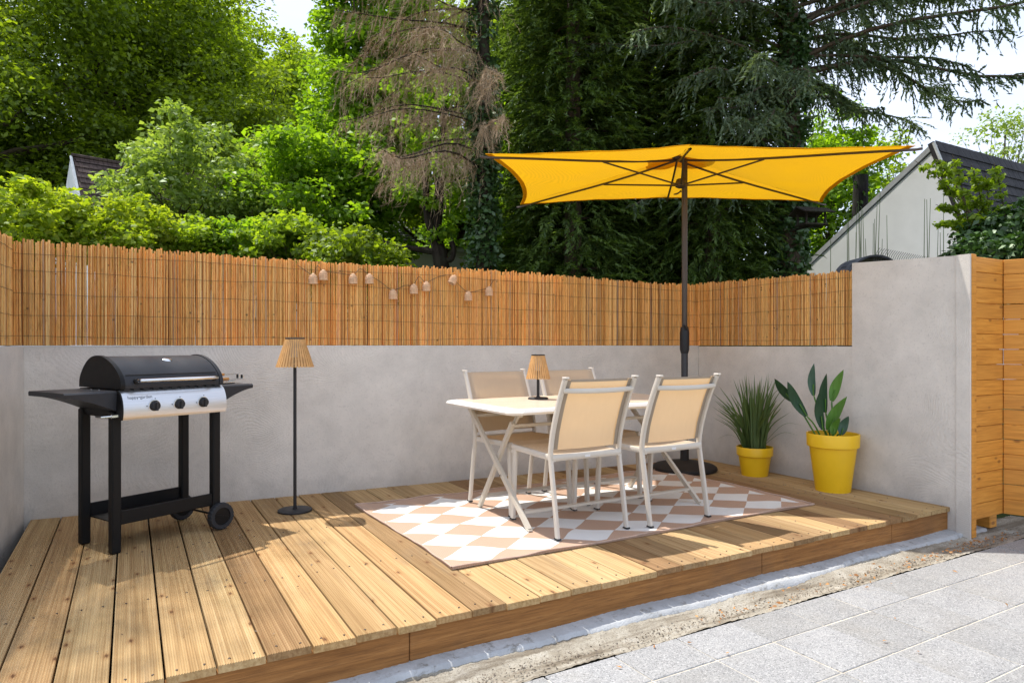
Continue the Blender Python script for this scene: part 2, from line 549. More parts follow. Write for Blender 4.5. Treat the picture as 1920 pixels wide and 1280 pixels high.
M['roof_grey'] = mat_roof('grey_roof_tiles', (0.085, 0.088, 0.100), (0.135, 0.138, 0.150), 5.0)
M['roof_black'] = mat_roof('black_roof_tiles', (0.020, 0.018, 0.020), (0.040, 0.036, 0.038), 5.0)
M['bark'] = mat_bark('brown_bark', (0.055, 0.038, 0.027), (0.16, 0.115, 0.08))
M['bark_dark'] = mat_bark('dark_bark', (0.018, 0.014, 0.011), (0.055, 0.042, 0.032))
M['twig_dead'] = plain('dead_twig', (0.43, 0.305, 0.19), 0.9, vary=0.35, scale=3)
M['screw'] = plain('screw_head', (0.08, 0.06, 0.05), 0.5, 0.5)
M['glass'] = plain('window_glass', (0.03, 0.035, 0.04), 0.1)
M['copper'] = plain('copper_handle', (0.55, 0.26, 0.08), 0.35, 0.6)
M['oak_top'] = None


def mat_tabletop():
    b = NB('table_wood_print')
    g = b.noise(b.vec((1.5, 26, 1)), 2.0, 4, 0.6, 0.4)
    col = b.ramp(g, (0.3, (0.56, 0.43, 0.31)), (0.7, (0.66, 0.54, 0.42)))
    return b.done(col, 0.35, 0, None, 0.5)


M['oak_top'] = mat_tabletop()

# foliage
M['l_dark'] = leafmat('leaf_dark_green', (0.075, 0.120, 0.008), (0.250, 0.325, 0.022), 0.52)
M['l_mid'] = leafmat('leaf_mid_green', (0.110, 0.180, 0.012), (0.310, 0.400, 0.030), 0.54)
M['l_bright'] = leafmat('leaf_bright_green', (0.095, 0.190, 0.010), (0.260, 0.390, 0.025), 0.55)
M['l_yellow'] = leafmat('leaf_yellow_green', (0.140, 0.220, 0.012), (0.400, 0.450, 0.035), 0.52)
M['l_pale'] = leafmat('leaf_pale_green', (0.120, 0.190, 0.035), (0.320, 0.400, 0.095), 0.48, 0.2)
M['l_ivy'] = leafmat('leaf_ivy', (0.018, 0.050, 0.010), (0.060, 0.130, 0.025), 0.22, 0.3)
M['l_thuja'] = leafmat('needle_cypress', (0.034, 0.066, 0.014), (0.145, 0.215, 0.045), 0.38)
M['l_spruce'] = leafmat('needle_blue_spruce', (0.050, 0.080, 0.045), (0.180, 0.235, 0.135), 0.28)
M['l_grass'] = leafmat('blade_green', (0.036, 0.070, 0.020), (0.150, 0.215, 0.065), 0.30)


def mat_bigleaf(name, col, col2):
    b = NB(name)
    f = b.noise(b.vec((60, 60, 6)), 1, 3, 0.6)
    cc = b.ramp(f, (0.3, col), (0.7, col2))
    p = b.n('BsdfPrincipled', Roughness=0.4)
    b.set(p.inputs['Base Color'], cc)
    tr = b.n('BsdfTranslucent', Color=cc)
    ms = b.n('MixShader', Fac=0.25)
    b.t.links.new(p.outputs[0], ms.inputs[1])
    b.t.links.new(tr.outputs[0], ms.inputs[2])
    b.t.links.new(ms.outputs[0], b.out.inputs[0])
    return b.m


M['leaf_deep'] = mat_bigleaf('deep_green_leaf', (0.012, 0.050, 0.018), (0.022, 0.078, 0.026))
M['leaf_fresh'] = mat_bigleaf('fresh_green_leaf', (0.085, 0.215, 0.022), (0.120, 0.285, 0.040))
M['leaf_grey'] = mat_bigleaf('grey_green_leaf', (0.040, 0.100, 0.065), (0.075, 0.150, 0.100))


# ------------------------------------------------------------------ mesh helpers
class MB:
    """collects shapes, builds ONE mesh object"""

    def __init__(self):
        self.v = []
        self.f = []

    def add(self, vs, fs):
        o = len(self.v)
        self.v += [tuple(p) for p in vs]
        self.f += [tuple(i + o for i in f) for f in fs]
        return self

    def box(self, c, s, rot=None):
        x, y, z = (k / 2 for k in s)
        p = [Vector(q) for q in ((-x, -y, -z), (x, -y, -z), (x, y, -z), (-x, y, -z), (-x, -y, z), (x, -y, z), (x, y, z), (-x, y, z))]
        if rot is not None:
            p = [rot @ q for q in p]
        p = [q + Vector(c) for q in p]
        return self.add(p, [(0, 3, 2, 1), (4, 5, 6, 7), (0, 1, 5, 4), (1, 2, 6, 5), (2, 3, 7, 6), (3, 0, 4, 7)])

    def bbox(self, c, s, bev=0.004):
        """box with chamfered edges"""
        x, y, z = (k / 2 for k in s)
        bev = min(bev, x * .9, y * .9, z * .9)
        vs, idx = [], {}
        for sx in (-1, 1):
            for sy in (-1, 1):
                for sz in (-1, 1):
                    for ax in range(3):
                        q = [sx * x, sy * y, sz * z]
                        for k in range(3):
                            if k != ax:
                                q[k] -= (sx, sy, sz)[k] * bev
                        idx[(sx, sy, sz, ax)] = len(vs)
                        vs.append(tuple(q[k] + c[k] for k in range(3)))
        fs = []
        S = (-1, 1)
        for sx in S:
            fs.append([idx[(sx, a, b, 0)] for a, b in ((-1, -1), (1, -1), (1, 1), (-1, 1))][::sx])
            fs.append([idx[(a, sx, b, 1)] for a, b in ((-1, -1), (-1, 1), (1, 1), (1, -1))][::sx])
            fs.append([idx[(a, b, sx, 2)] for a, b in ((-1, -1), (1, -1), (1, 1), (-1, 1))][::sx])
        for a in S:
            for b in S:
                fs.append((idx[(a, b, -1, 0)], idx[(a, b, 1, 0)], idx[(a, b, 1, 1)], idx[(a, b, -1, 1)]))
                fs.append((idx[(a, -1, b, 0)], idx[(a, 1, b, 0)], idx[(a, 1, b, 2)], idx[(a, -1, b, 2)]))
                fs.append((idx[(-1, a, b, 1)], idx[(1, a, b, 1)], idx[(1, a, b, 2)], idx[(-1, a, b, 2)]))
                for d in S:
                    fs.append((idx[(a, b, d, 0)], idx[(a, b, d, 1)], idx[(a, b, d, 2)]))
        return self.add(vs, fs)

    def tube(self, pts, rad, n=8, cap=True, flat=None):
        pts = [Vector(p) for p in pts]
        if not isinstance(rad, (list, tuple)):
            rad = [rad] * len(pts)
        o = len(self.v)
        up = Vector((0, 0, 1))
        prev = None
        for i, p in enumerate(pts):
            t = (pts[min(i + 1, len(pts) - 1)] - pts[max(i - 1, 0)]).normalized()
            if prev is None:
                a = t.cross(up)
                if a.length < 1e-3:
                    a = t.cross(Vector((0, 1, 0)))
                a.normalize()
            else:
                a = (prev - t * prev.dot(t)).normalized()
            prev = a
            b = t.cross(a)
            for k in range(n):
                g = 2 * math.pi * (k + .5) / n
                fa, fb = (1, 1) if flat is None else flat
                q = p + a * (math.cos(g) * rad[i] * fa) + b * (math.sin(g) * rad[i] * fb)
                self.v.append(tuple(q))
        for i in range(len(pts) - 1):
            for k in range(n):
                k2 = (k + 1) % n
                self.f.append((o + i * n + k, o + i * n + k2, o + (i + 1) * n + k2, o + (i + 1) * n + k))
        if cap:
            self.f.append(tuple(o + k for k in range(n))[::-1])
            self.f.append(tuple(o + (len(pts) - 1) * n + k for k in range(n)))
        return self

    def lathe(self, prof, n=24, c=(0, 0, 0), closed=True):
        o = len(self.v)
        for r, z in prof:
            for k in range(n):
                g = 2 * math.pi * k / n
                self.v.append((c[0] + r * math.cos(g), c[1] + r * math.sin(g), c[2] + z))
        for i in range(len(prof) - 1):
            for k in range(n):
                k2 = (k + 1) % n
                self.f.append((o + i * n + k, o + i * n + k2, o + (i + 1) * n + k2, o + (i + 1) * n + k))
        if closed:
            self.f.append(tuple(o + k for k in range(n))[::-1])
            self.f.append(tuple(o + (len(prof) - 1) * n + k for k in range(n)))
        return self

    def prism(self, prof, axis, lo, hi):
        """closed 2-D profile swept along an axis ('x': profile is (y,z); 'y': (x,z); 'z': (x,y))"""
        n = len(prof)
        o = len(self.v)
        for e in (lo, hi):
            for a, b in prof:
                self.v.append({'x': (e, a, b), 'y': (a, e, b), 'z': (a, b, e)}[axis])
        for k in range(n):
            k2 = (k + 1) % n
            self.f.append((o + k, o + k2, o + n + k2, o + n + k))
        self.f.append(tuple(o + k for k in range(n))[::-1])
        self.f.append(tuple(o + n + k for k in range(n)))
        return self

    def mesh(self, name, mat=None, smooth=False):
        me = bpy.data.meshes.new(name)
        me.from_pydata(self.v, [], self.f)
        bm_fix(me)
        if mat is not None:
            me.materials.append(M[mat] if isinstance(mat, str) else mat)
        if smooth:
            for p in me.polygons:
                p.use_smooth = True
            try:
                me.set_sharp_from_angle(angle=R(35))
            except Exception:
                pass
        return me

    def build(self, name, mat, parent=None, smooth=False):
        return link(name, self.mesh(name, mat, smooth), parent)


import bmesh


def bm_fix(me):
    if len(me.polygons) > 20000:
        return
    bm = bmesh.new()
    bm.from_mesh(me)
    bmesh.ops.recalc_face_normals(bm, faces=bm.faces)
    bm.to_mesh(me)
    bm.free()


def link(name, me, parent=None):
    o = bpy.data.objects.new(name, me)
    C.objects.link(o)
    if parent is not None:
        o.parent = parent
    return o


def tag(o, label=None, cat=None, group=None, kind=None):
    for k, v in (('label', label), ('category', cat), ('group', group), ('kind', kind)):
        if v:
            o[k] = v
    return o


def empty(name, loc=(0, 0, 0), rz=0.0, label=None, cat=None, group=None):
    o = bpy.data.objects.new(name, None)
    C.objects.link(o)
    o.empty_display_size = 0.1
    o.location = loc
    o.rotation_euler = (0, 0, rz)
    return tag(o, label, cat, group)


def copy_tree(o, parent=None):
    c = o.copy()
    C.objects.link(c)
    c.parent = parent
    for ch in o.children:
        copy_tree(ch, c)
    return c


def quads(name, V, mat, parent=None, per=4, F=None):
    """V: (n,per,3) array -> one mesh of n separate faces"""
    n = V.shape[0]
    me = bpy.data.meshes.new(name)
    me.vertices.add(n * per)
    me.vertices.foreach_set('co', V.reshape(-1).astype(np.float32))
    me.loops.add(n * per)
    me.loops.foreach_set('vertex_index', np.arange(n * per, dtype=np.int32))
    me.polygons.add(n)
    me.polygons.foreach_set('loop_start', np.arange(n, dtype=np.int32) * per)
    me.polygons.foreach_set('loop_total', np.full(n, per, dtype=np.int32))
    me.update(calc_edges=True)
    me.materials.append(M[mat])
    return link(name, me, parent)


def nrm(a):
    return a / (np.linalg.norm(a, axis=-1, keepdims=True) + 1e-9)


def diamonds(c, ax, nm, L, Wd):
    """leaf-shaped faces: centre, long axis, normal, length, width"""
    ax = nrm(ax)
    side = nrm(np.cross(nm, ax))
    L = np.asarray(L).reshape(-1, 1) / 2
    Wd = np.asarray(Wd).reshape(-1, 1) / 2
    n2 = nrm(np.cross(ax, side))
    return np.stack([c - ax * L, c + side * Wd - ax * L * 0.15 + n2 * Wd * .35, c + ax * L, c - side * Wd - ax * L * 0.15 + n2 * Wd * .35], axis=1)


# ------------------------------------------------------------------ ground
DECK_F = 2.425           # front edge of the deck (y)
PATIO_Z = -0.17


def wall_y(x):           # front face of the back wall
    return 5.03 + (x + 0.49) * (4.655 - 5.03) / (4.70 + 0.49)


def sstep(t):
    t = min(1.0, max(0.0, t))
    return t * t * (3 - 2 * t)


def terrain(x, y):
    r = x * COSV - y * SINV
    d = x * SINV + y * COSV
    behind = sstep((y - (wall_y(min(max(x, -1), 5)) + 0.35)) / 1.5)
    if x > 5.4:
        behind = max(behind, sstep((x - 5.4) / 1.0) * sstep((y - 2.2) / 1.0))
    hill = sstep((d - 13) / 26) * 11 * sstep((3 - r) / 13)
    return -0.26 + behind * 0.75 + hill


g = MB()
xs = [-160, -100, -60, -40, -30] + [i * 1.5 for i in range(-16, -1)] + [i * .5 for i in range(-3, 16)] + [i * 1.5 for i in range(6, 24)] + [45, 70, 110, 170]
ys = [-120, -60, -30, -15, -8, -4, -2, 0, 1, 2] + [i * .5 for i in range(5, 18)] + [i * 1.5 for i in range(6, 32)] + [60, 90, 140, 200]
for y in ys:
    for x in xs:
        g.v.append((x, y, terrain(x, y)))
nx = len(xs)
for j in range(len(ys) - 1):
    for i in range(nx - 1):
        g.f.append((j * nx + i, j * nx + i + 1, (j + 1) * nx + i + 1, (j + 1) * nx + i))
tag(g.build('ground', 'ground', smooth=True), kind='structure')

# ------------------------------------------------------------------ patio slabs, gutter, cement strip
rng = random.Random(4)
patio = MB().box((1.2, 0.0, PATIO_Z - 0.0280), (12.4, 4.2, 0.05)).build('patio', plain('joint_sand', (0.50, 0.455, 0.38), 0.9, vary=0.25, scale=20, bump=0.4))
tag(patio, kind='structure')
SX, SY = 0.3275, 0.308
slab_me = MB().bbox((0, 0, -0.02), (SX - 0.006, SY - 0.007, 0.04), 0.0025).mesh('paving_slab', 'slab')
slab_cut = MB().bbox((0, 0, -0.02), (SX - 0.006, 0.222, 0.04), 0.0025).mesh('paving_slab_cut', 'slab')
for j in range(-1, 6):
    for i in range(-2, 16):
        x = 2.346 + (i - 6) * SX + SX / 2
        yc = 1.90 - j * SY - SY / 2 if j >= 0 else 1.90 + 0.115
        r_ = x * COSV - yc * SINV
        d_ = x * SINV + yc * COSV
        if d_ < 0.9 or r_ / d_ > 1.05 or r_ / d_ < -0.95 or (1.05 - PATIO_Z) / d_ > 0.72:
            continue
        o = link('paving_slab', slab_cut if j < 0 else slab_me, patio)
        o.location = (x + rng.uniform(-.001, .001), yc + rng.uniform(-.001, .001) + (0.0), PATIO_Z + rng.uniform(-.0008, .0014))
        o.rotation_euler = (rng.uniform(-.002, .002), rng.uniform(-.002, .002), rng.uniform(-.003, .003))


def strip(name, y0, y1, zf, mat, nx_=420, ny_=10, x0=-1.2, x1=5.6, seed=1, rag=0.0):
    rr = np.random.default_rng(seed)
    ph = rr.uniform(0, 6, 8)
    V, F = [], []
    for i in range(nx_ + 1):
        x = x0 + (x1 - x0) * i / nx_
        wob = sum(math.sin(x * k * 2.3 + ph[k]) / k for k in range(1, 8)) * rag
        for j in range(ny_ + 1):
            t = j / ny_
            y = y0 + (y1 - y0) * t + wob * (1 - t)
            V.append((x, y, zf(x, y, t, rr)))
    for i in range(nx_):
        for j in range(ny_):
            a = i * (ny_ + 1) + j
            F.append((a, a + 1, a + ny_ + 2, a + ny_ + 1))
    me = bpy.data.meshes.new(name)
    me.from_pydata(V, [], F)
    for p in me.polygons:
        p.use_smooth = True
    me.materials.append(M[mat])
    return link(name, me)


gut = strip('gutter', 2.133, 2.47, lambda x, y, t, rr: PATIO_Z - 0.004 - 0.016 * math.sin(math.pi * min(1, t * 1.6)) + 0.006 * rr.random() + 0.004 * math.sin(x * 9 + t * 5), 'gutter', seed=3)
tag(gut, kind='structure')
cem = strip('cement_strip', 2.335, 2.47, lambda x, y, t, rr: PATIO_Z + 0.012 + 0.010 * t + (-0.035 if t < 0.05 else 0) + 0.004 * math.sin(x * 7) + 0.003 * rr.random(), 'cement', seed=5, rag=0.016, x1=4.98)
tag(cem, kind='structure')
# gravel and litter caught in the gutter
rr = np.random.default_rng(8)
n = 2600
px_ = rr.uniform(-0.8, 5.2, n)
py_ = 2.205 + rr.normal(0, 0.032, n)
c_ = np.stack([px_, py_, np.full(n, PATIO_Z - 0.008)], 1)
V = diamonds(c_ + rr.uniform(0, .008, (n, 1)) * np.array([0, 0, 1]), nrm(rr.normal(0, 1, (n, 3)) * np.array([1, 1, .3])), nrm(rr.normal(0, 1, (n, 3)) + np.array([0, 0, 1.2])), rr.uniform(.004, .014, n), rr.uniform(.003, .010, n))
M['grit'] = plain('grit', (0.20, 0.16, 0.12), 0.9, vary=0.5, scale=50)
tag(quads('gravel', V, 'grit'), 'fine brown gravel lying along the gutter beside the deck', 'gravel', kind='stuff')
M['dry_leaf'] = leafmat('dry_leaf', (0.28, 0.10, 0.03), (0.55, 0.27, 0.10), 0.3)
n = 170
px_ = np.concatenate([rr.uniform(2.2, 5.1, 110), rr.normal(4.6, .25, 40), rr.uniform(0, 5, 20)])
py_ = np.concatenate([2.20 + rr.normal(0, 0.035, 110), 2.22 + rr.normal(0, .04, 40), rr.uniform(1.4, 2.1, 20)])
c_ = np.stack([px_, py_, np.where(py_ > 2.13, PATIO_Z + 0.006, PATIO_Z + 0.009)], 1)
V = diamonds(c_, nrm(rr.normal(0, 1, (n, 3)) * np.array([1, 1, .25])), nrm(rr.normal(0, .5, (n, 3)) + np.array([0, 0, 1])), rr.uniform(.012, .030, n), rr.uniform(.008, .016, n))
tag(quads('fallen_leaves', V, 'dry_leaf'), 'small orange dry leaves scattered along the gutter', 'fallen leaves', kind='stuff')

# ------------------------------------------------------------------ deck
deck = empty('deck', (0, 0, 0), 0, 'low timber deck of grooved pale and brown planks along the walls', 'deck')
PW = 0.1505
prof = []
nr = 17
for k in range(nr * 2 + 1):
    x = -PW / 2 + 0.004 + (PW - 0.008) * k / (nr * 2)
    prof.append((x, 0.0 if k % 2 == 0 else -0.0032))
prof = [(-PW / 2, -0.004)] + prof + [(PW / 2, -0.004), (PW / 2, -0.028), (-PW / 2, -0.028)]
plank_me = MB().prism(prof, 'y', 0, 1).mesh('plank', 'plank')
screw_me = MB().lathe([(0.0042, -0.002), (0.0042, 0.0012), (0.003, 0.0016)], 8).mesh('screw', 'screw')
gaps = [-0.495, -0.337, -0.18, -0.023, 0.13, 0.283, 0.438, 0.593, 0.75, 0.907, 1.065, 1.22, 1.376, 1.536, 1.696, 1.858, 2.017, 2.184, 2.342, 2.501, 2.666, 2.827, 2.99, 3.151, 3.321, 3.479, 3.644, 3.809, 3.985, 4.155, 4.315, 4.48, 4.65]
tints = [.10, .12, .08, .10, .22, .04, .62, .06, .30, .10, .12, .60, .08, .06, .36, .10, .16, .70, .62, .30, .16, .34, .22, .80, .58, .16, .82, .18, .75, .55, .20, .24, .30]
rng = random.Random(11)
for i, x0 in enumerate(gaps):
    x1 = gaps[i + 1] if i + 1 < len(gaps) else x0 + 0.158
    w = x1 - x0
    xc_ = (x0 + x1) / 2
    if i == len(gaps) - 1:
        w, xc_ = 0.062, 4.682
    yf = DECK_F + rng.uniform(-.005, .005)
    lean = 0.035
    L = wall_y(xc_ + lean) - yf + 0.006
    p = link('plank', plank_me, deck)
    p.location = (xc_, yf, rng.uniform(-.0015, .0015))
    p.rotation_euler = (0, rng.uniform(-.004, .004), -lean / L + rng.uniform(-.0006, .0006))
    p.scale = ((w - 0.0075) / PW, L, 1)
    p['tint'] = min(1.0, max(0.0, tints[i] + rng.uniform(-.03, .03)))
    for yy in (0.045, 0.78, 1.55):
        for sx in (-1, 1):
            s = link('screw', screw_me, p)
            s.scale = (PW / (w - 0.0075), 1 / L, 1)
            s.location = (sx * PW * (.27 + rng.uniform(-.04, .04)), (yy + rng.uniform(-.012, .012)) / L, -0.0005)
# rim board and joists under the planks, then a dark sheet for shade
xj = [-0.75, 0.96, 2.92, 4.075, 4.712]
for a, b_ in zip(xj[:-1], xj[1:]):
    f_ = MB().bbox(((a + b_) / 2, DECK_F + 0.034, -0.098), (b_ - a - 0.003, 0.038, 0.138), 0.003).build('rim_board', 'fascia', deck)
for k in range(4):
    MB().bbox((2.1, DECK_F + 0.45 + k * 0.6, -0.075), (5.15, 0.05, 0.088), 0.003).build('joist', 'bark_dark', deck)
MB().box((2.1, 3.75, -0.150), (5.2, 2.55, 0.01)).build('shade_sheet', plain('void_shade', (0.02, 0.018, 0.016), 0.95), deck)  # near-black sheet: shade of the void below the planks, put into colour

# soil crumbs and bits of bark lying about on the planks
rr = np.random.default_rng(18)
n = 260
px_ = np.concatenate([rr.normal(4.35, .16, 150), rr.uniform(-.3, 4.5, 110)])
py_ = np.concatenate([rr.normal(3.45, .42, 150), rr.uniform(2.5, 4.5, 110)])
ok = px_ < 4.66
c_ = np.stack([px_, py_, np.full(n, .004)], 1)[ok]
n = len(c_)
V = diamonds(c_, nrm(rr.normal(0, 1, (n, 3)) * np.array([1, 1, .3])), nrm(rr.normal(0, .6, (n, 3)) + np.array([0, 0, 1])), rr.uniform(.004, .016, n), rr.uniform(.003, .008, n))
tag(quads('soil_crumbs', V, 'grit'), 'dark soil crumbs scattered on the planks near the pots', 'soil crumbs', kind='stuff')

# ------------------------------------------------------------------ walls
WT = 0.18
LOWZ = 1.045


def slab_wall(name, pts, z0, z1, label, cat='wall', n=26, rag=0.0):
    m = MB().prism(pts, 'z', z0, z1)
    o = m.build(name, 'render')
    return tag(o, label, cat)


bx0, bx1 = -0.50, 4.70
back = slab_wall('back_wall', [(bx0 - .25, wall_y(bx0 - .25)), (bx1 - 0.003, wall_y(bx1)), (bx1 - 0.003, wall_y(bx1) + WT), (bx0 - .25, wall_y(bx0 - .25) + WT)], -0.3, LOWZ, 'long low grey rendered wall behind the barbecue and dining table')
MB().prism([(bx0 - .25, wall_y(bx0 - .25) - .003), (bx1, wall_y(bx1) - .003), (bx1, wall_y(bx1) + WT), (bx0 - .25, wall_y(bx0 - .25) + WT)], 'z', LOWZ, LOWZ + 0.006).build('lit_edge', 'verge', back)  # pale strip painting in the light along the wall's top edge
left = slab_wall('side_wall', [(-0.49, wall_y(-.49) - .003), (-0.64, 3.2), (-0.82, 3.2), (-0.69, wall_y(-.69) - .003)], -0.3, LOWZ, 'short stretch of grey wall at the far left edge')
right = empty('garden_wall', (4.70, 3.5, -0.3), 0, 'grey rendered wall on the right, low then stepping up tall', 'wall')
lowr = MB().prism([(4.70, 3.113), (4.88, 3.113), (4.88, wall_y(4.7) + WT), (4.70, wall_y(4.7) + WT)], 'z', -0.3, LOWZ).build('low_section', 'render', right)
lowr.matrix_parent_inverse = Matrix.Translation((-4.70, -3.5, 0.3))
tall = MB().prism([(4.695, 2.385), (4.88, 2.385), (4.88, 3.11), (4.695, 3.11)], 'z', -0.3, 1.66)
for i, (x, y, z) in enumerate(tall.v):
    if z > 1 and y < 2.5:
        tall.v[i] = (x, y, 1.632)
tall = tall.build('tall_section', 'render', right)
tall.matrix_parent_inverse = Matrix.Translation((-4.70, -3.5, 0.3))
jamb = MB().prism([(4.685, 2.30), (4.702, 2.30), (4.702, 2.382), (4.685, 2.382)], 'z', -0.3, 1.634).build('wall_end', 'render', right)
jamb.matrix_parent_inverse = Matrix.Translation((-4.70, -3.5, 0.3))

# ------------------------------------------------------------------ reed screens
reed_me = []
for k in range(5):
    rng = random.Random(50 + k)
    m = MB()
    pts = [(rng.uniform(-.0016, .0016) * (1 if 0 < q < 6 else 0), rng.uniform(-.001, .001), q / 6) for q in range(7)]
    r0 = 0.0046 + 0.00085 * k
    m.tube(pts, [r0 * rng.uniform(.92, 1.08) for _ in pts], 5)
    reed_me.append(m.mesh('reed', 'reed', True))


def reed_screen(name, label, p0, p1, z0, top0, top1, seed, pitch=0.0137, singles=300):
    """canes from p0 to p1 (x, y), standing on z0, upper edge from top0 to top1"""
    rng = random.Random(seed)
    root = empty(name, (p0[0], p0[1], z0), 0, label, 'reed fence')
    p0v, p1v = Vector((*p0, 0)), Vector((*p1, 0))
    L = (p1v - p0v).length
    d = (p1v - p0v) / L
    nn = Vector((d.y, -d.x, 0))                     # towards the deck
    inv = Vector((p0[0], p0[1], z0))
    s = 0.0
    k = 0
    rest = MB()
    while s < L:
        t = s / L
        top = top0 + (top1 - top0) * t + 0.010 * math.sin(s * 2.1 + seed) + rng.uniform(-.016, .008)
        hgt = top - z0
        if k < singles:
            o = link('reed', reed_me[rng.randrange(5)], root)
            o.location = d * s + nn * rng.uniform(-.004, .004)
            a = rng.uniform(-.006, .006)
            o.rotation_euler = (rng.uniform(-.004, .004), a, rng.uniform(0, 6.28))
            o.scale = (1, 1, hgt)
        else:
            q = d * s
            rest.tube([q, q + d * rng.uniform(-.006, .006) + Vector((0, 0, hgt))], rng.uniform(.0046, .008), 5)
        s += pitch * rng.uniform(.72, 1.24)
        k += 1
    s = 0.006
    while s < L:                                     # canes of the second, rear layer
        top = top0 + (top1 - top0) * s / L + rng.uniform(-.03, -.008)
        if rng.random() < 0.93:
            q = d * s - nn * rng.uniform(.018, .030)
            lean = rng.uniform(-.010, .010)
            rest.tube([q, q + d * lean + Vector((0, 0, top - z0))], rng.uniform(.006, .0095), 5)
        s += 0.0132 * rng.uniform(.8, 1.3)
    o = rest.build('rear_reed', 'reed', root, True)
    o['kind'] = 'stuff'
    for h in (0.05, 0.18, 0.31, 0.44, 0.55):
        pts = []
        q = 0.0
        while q <= L:
            pts.append(d * q + nn * (0.0115 + rng.uniform(-.0015, .001)) + Vector((0, 0, h * (top0 - z0) / .62 + 0.006 * math.sin(q * 4 + h * 30) + rng.uniform(-.002, .002) + (top1 - top0) * q / L * h / .6)))
            q += 0.05
        MB().tube(pts, 0.0012, 4).build('tie_wire', 'wire', root)
    return root


zb = LOWZ + 0.008
reed_screen('reed_screen', 'long reed screen standing on the back wall with string lights', (-0.555, wall_y(-0.555) + 0.03), (4.745, wall_y(4.745) + 0.035), zb, 1.684, 1.628, 1)
reed_screen('reed_screen', 'short reed screen on the right wall beside the tall grey section', (4.735, wall_y(4.7) + 0.018), (4.735, 3.118), zb, 1.628, 1.626, 2)
reed_screen('reed_screen', 'end of a reed screen at the extreme left edge', (-0.70, 3.6), (-0.555, wall_y(-0.555) + 0.02), zb, 1.71, 1.70, 3, 0.015)

# ------------------------------------------------------------------ plank fence on the right
wf = empty('plank_fence', (4.86, 2.27, PATIO_Z), 0, 'orange-brown horizontal plank fence at the right edge', 'fence')
inv = Matrix.Translation((-4.86, -2.27, -PATIO_Z))


def under(o, root_inv):
    o.matrix_parent_inverse = root_inv
    return o


rng = random.Random(5)
PH = 0.0995
a_plank = MB().bbox((0, 0, 0), (0.36, 0.022, PH - 0.0025), 0.003).mesh('plank', 'fence_wood')
b_plank = MB().bbox((0.55, 0, 0), (1.1, 0.022, PH - 0.0025), 0.003).mesh('plank', 'fence_wood')
ang = math.atan2(-0.92, 0.393)
for k in range(17):
    z = -0.068 + PH / 2 + k * PH
    o = under(link('plank', a_plank, wf), inv)
    o.location = (4.945, 2.318 + rng.uniform(-.002, .002), z)
    o.rotation_euler = (0, rng.uniform(-.003, .003), 0)
    o = under(link('plank', b_plank, wf), inv)
    o.location = (5.118, 2.305, z + rng.uniform(-.001, .001))
    o.rotation_euler = (0, rng.uniform(-.003, .003), ang)
under(MB().bbox((4.732, 2.318, 0.73), (0.052, 0.045, 1.81), 0.004).build('post', 'fence_wood', wf), inv)
under(MB().bbox((5.095, 2.40, 0.70), (0.09, 0.09, 1.74), 0.004).build('post', 'fence_wood', wf), inv)

# ------------------------------------------------------------------ rug
rug = MB()
nxr, nyr = 150, 90
X0, X1, Y0, Y1 = 1.355, 3.975, 2.905, 4.375
rr = np.random.default_rng(2)
for j in range(nyr + 1):
    for i in range(nxr + 1):
        u, v = i / nxr, j / nyr
        x = X0 + (X1 - X0) * u + 0.012 * math.sin(v * 5)
        y = Y0 + (Y1 - Y0) * v + 0.008 * math.sin(u * 9 + 1)
        z = 0.0075 + 0.0042 * math.sin(x * 11 + y * 5) * math.sin(y * 8 + 1) + 0.0022 * math.sin(x * 23 + 2) * math.cos(y * 6)
        if u < .03 or v < .03 or u > .97 or v > .97:
            z += 0.002 * abs(math.sin(x * 14 + y * 11))
        rug.v.append((x, y, max(z, 0.0035)))
for j in range(nyr):
    for i in range(nxr):
        a = j * (nxr + 1) + i
        rug.f.append((a, a + 1, a + nxr + 2, a + nxr + 1))
nb = len(rug.v)
edge = [i for i in range(nxr)] + [j * (nxr + 1) + nxr for j in range(nyr)] + [nyr * (nxr + 1) + i for i in range(nxr, 0, -1)] + [j * (nxr + 1) for j in range(nyr, 0, -1)]
for e in edge:
    x, y, z = rug.v[e]
    rug.v.append((x, y, 0.0012))
for k in range(len(edge)):
    k2 = (k + 1) % len(edge)
    rug.f.append((edge[k], nb + k, nb + k2, edge[k2]))
rug_edge = [Vector(rug.v[e]) for e in edge]
rug = rug.build('rug', 'rug', None, True)
M['binding'] = plain('rug_binding', (0.50, 0.36, 0.28), 0.8, vary=0.15, scale=40)
rr = np.random.default_rng(6)
rug_edge = [p + Vector((0, 0, .0015 + .003 * abs(math.sin(p.x * 9 + p.y * 13)))) for p in rug_edge[::3]]
MB().tube(rug_edge + [rug_edge[0]], .0042, 6, False).build('binding', 'binding', rug, True)
tag(rug, 'outdoor rug with white and terracotta diamonds under the dining table', 'rug')
def rz_(x, y):
    return 0.011


